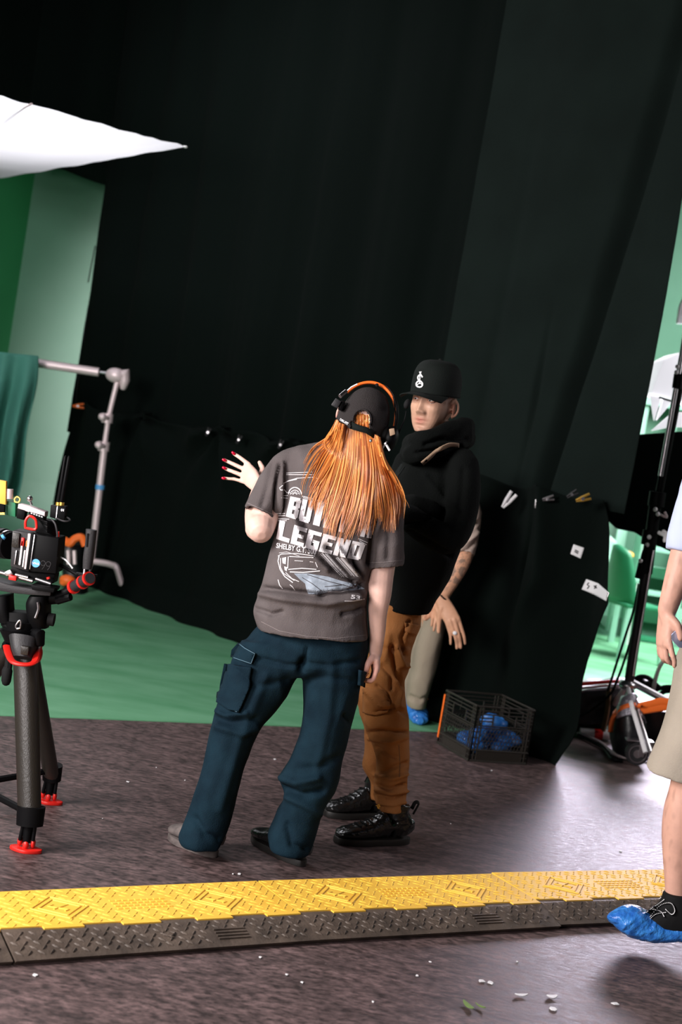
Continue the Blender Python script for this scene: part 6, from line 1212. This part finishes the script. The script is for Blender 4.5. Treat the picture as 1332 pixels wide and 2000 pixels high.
cable([(1137, 1258), (1136, 1290), (1128, 1336), (1122, 1380)], .005, 'black', 'thin cord hanging from the edge of the black drape', 7.3)
cable([(1122, 1402), (1150, 1390), (1190, 1358), (1205, 1330)], .007, 'black', 'black cable looping across the front of the wide black bag', 7.75)
ob2 = G(1160, 1432); b = MB(); b.prism([G(1136, 1424, .01), G(1160, 1428, .01), G(1160, 1440, .01), G(1136, 1436, .01)], (0, 0, .05)); t = thing('tape_tube', 'white tube with a red band lying behind the cables', 'tube', ob2)
MB().tube([P(1132, 1430, 7.95), P(1198, 1436, 7.95)], .030, 12).build('tube', 'white', t); MB().tube([P(1160, 1432.6, 7.95), P(1176, 1434, 7.95)], .032, 12).build('red_band', 'red', t)
# second clamp head at the very right edge
gh = thing('grip_head', 'pale metal grip head cut off by the right edge, above the blue sleeve', 'clamp', P(1326, 1055, 7.4)); MB().tube([P(1322, 1034, 7.4), P(1334, 1044, 7.4), P(1338, 1060, 7.4)], [.018, .026, .03], 8, round_ends=True).build('upper_knob', 'stand', gh); MB().tube([P(1322, 1060, 7.4), P(1330, 1072, 7.4), P(1342, 1066, 7.4)], [.018, .022, .03], 8, round_ends=True).build('lower_knob', 'stand', gh); MB().cyl(P(1345, 1020, 7.42), P(1335, 1090, 7.42), .03).build('body', 'stand', gh)
# soft box and white patch at the upper right
sx = thing('softbox', 'white fabric softbox peeking out right of the charcoal curtain', 'light', P(1320, 760, 9.2))
MB().pprism([(1296, 702), (1325, 688), (1420, 700), (1420, 800), (1316, 784), (1270, 768)], 9.2, .35).build('diffuser', 'lamp_face', sx, bevel=.02)
for q in ([(1270, 772), (1292, 776), (1278, 822)], [(1296, 778), (1312, 786), (1282, 822)]): MB().pprism(q, 9.18, .03).build('flap', 'lamp_face', sx, bevel=.004)
MB().pprism([(1272, 842), (1314, 806), (1400, 800), (1400, 836), (1310, 834)], 9.15, .03).build('skirt', 'lamp_face', sx, bevel=.004)
MB().tube([P(1287, 776, 9.15), P(1313, 784, 9.15)], .008, 6).build('seam_rod', 'black', sx)
tag(MB().pprism([(1322, 632), (1328, 596), (1345, 560), (1420, 560), (1420, 640)], 9.6, .05).build('white_panel', 'white', None, bevel=.01), 'bright white panel glimpsed at the right edge above the softbox', 'panel')
# ------------------------------------------------------------------ furniture of the green set
Df = 12.0
tb2 = thing('table', 'mint painted table behind the black drape at the right', 'table', V((P(1200, 1270, Df).x, 12.3, 0)))
tz = P(1200, 1122, 12.3).z; xa, xb = P(1150, 1120, 12.3).x, P(1236, 1128, 12.3).x
MB().box(((xa+xb)/2, 12.3, tz), (xb-xa, .6, .045)).build('tabletop', 'mint', tb2, bevel=.004)
for x in (xa+.04, xb-.04):
    for y in (12.05, 12.55): MB().box((x, y, tz/2-.01), (.05, .05, tz-.03)).build('leg', 'mint', tb2)
def pchair(px, D_, rz, label, m1, m2):
    base = V((P(px, 1200, D_).x, D_, 0)); t = thing('chair', label, 'chair', base, 'chairs of the green set'); Rz = Matrix.Rotation(rz, 3, 'Z')
    f = lambda x, y, z: base+Rz@V((x, y, z))
    b = MB(); vs = [f(-.22, -.2, .44), f(.22, -.2, .44), f(.20, .2, .44), f(-.20, .2, .44)]; b.prism(vs, (0, 0, .03)); b.build('seat', m1, t, bevel=.008)
    b = MB(); vs = []
    for j in range(9):
        for i in range(9):
            u, v = i/8-.5, j/8; wd = .42*(1-.45*v**2); vs.append(f(u*wd, .18+.06*v+.10*(u*2)**2*-1*.6, .46+.46*v-(u*2)**2*.05*v))
    b.add(vs, [[j*9+i, j*9+i+1, (j+1)*9+i+1, (j+1)*9+i] for j in range(8) for i in range(8)]); b.build('backrest', m1, t).modifiers.new('s', 'SOLIDIFY').thickness = .02
    for x in (-.18, .18):
        for y in (-.17, .17): MB().tube([f(x, y, .45), f(x*1.15, y*1.2, .01)], .017, 8).build('leg', m2, t)
pchair(1232, 11.6, 2.0, 'dark green moulded chair with pale legs, left of the stand pole', 'mint_dark', 'mint'); pchair(1178, 12.9, .4, 'pale green chair partly hidden behind the table', 'mint', 'mint')
b = MB(); x0 = P(1258, 1090, 12.6).x; b.tube([(x0, 12.6, .004), (x0, 12.6, 1.15)], .035, 12); t = tag(b.build('upright_tube', 'white'), 'pale upright tube standing before the green panels near the pole', 'tube')
fv = thing('vase', 'small vase of yellow flowers on the mint table', 'vase', V((P(1214, 1150, 12.3).x, 12.25, tz))); b = MB(); b.tube([fv.location+V((0, 0, .02)), fv.location+V((0, 0, .05)), fv.location+V((0, 0, .13))], [.03, .045, .02], 12); b.build('pot', 'white', fv); 
for i in range(5): MB().ball(fv.location+V((random.uniform(-.05, .05), random.uniform(-.03, .03), .16+random.uniform(0, .04))), .028, 6).build('flower', 'amber', fv)
b = MB(); sx0 = P(1290, 1150, 12.9).x; sh2 = thing('shelf_unit', 'green painted shelf unit standing against the panels right of the pole', 'shelf', V((sx0, 13.12, 0)))
for z in (.03, .45, .85): MB().box((sx0, 13.12, z), (.42, .3, .03)).build('shelf', 'mint_dark' if z == .03 else 'mint', sh2)
for x in (-.21, .21): MB().box((sx0+x, 13.12, .62), (.03, .3, 1.22)).build('side_panel', 'mint', sh2)
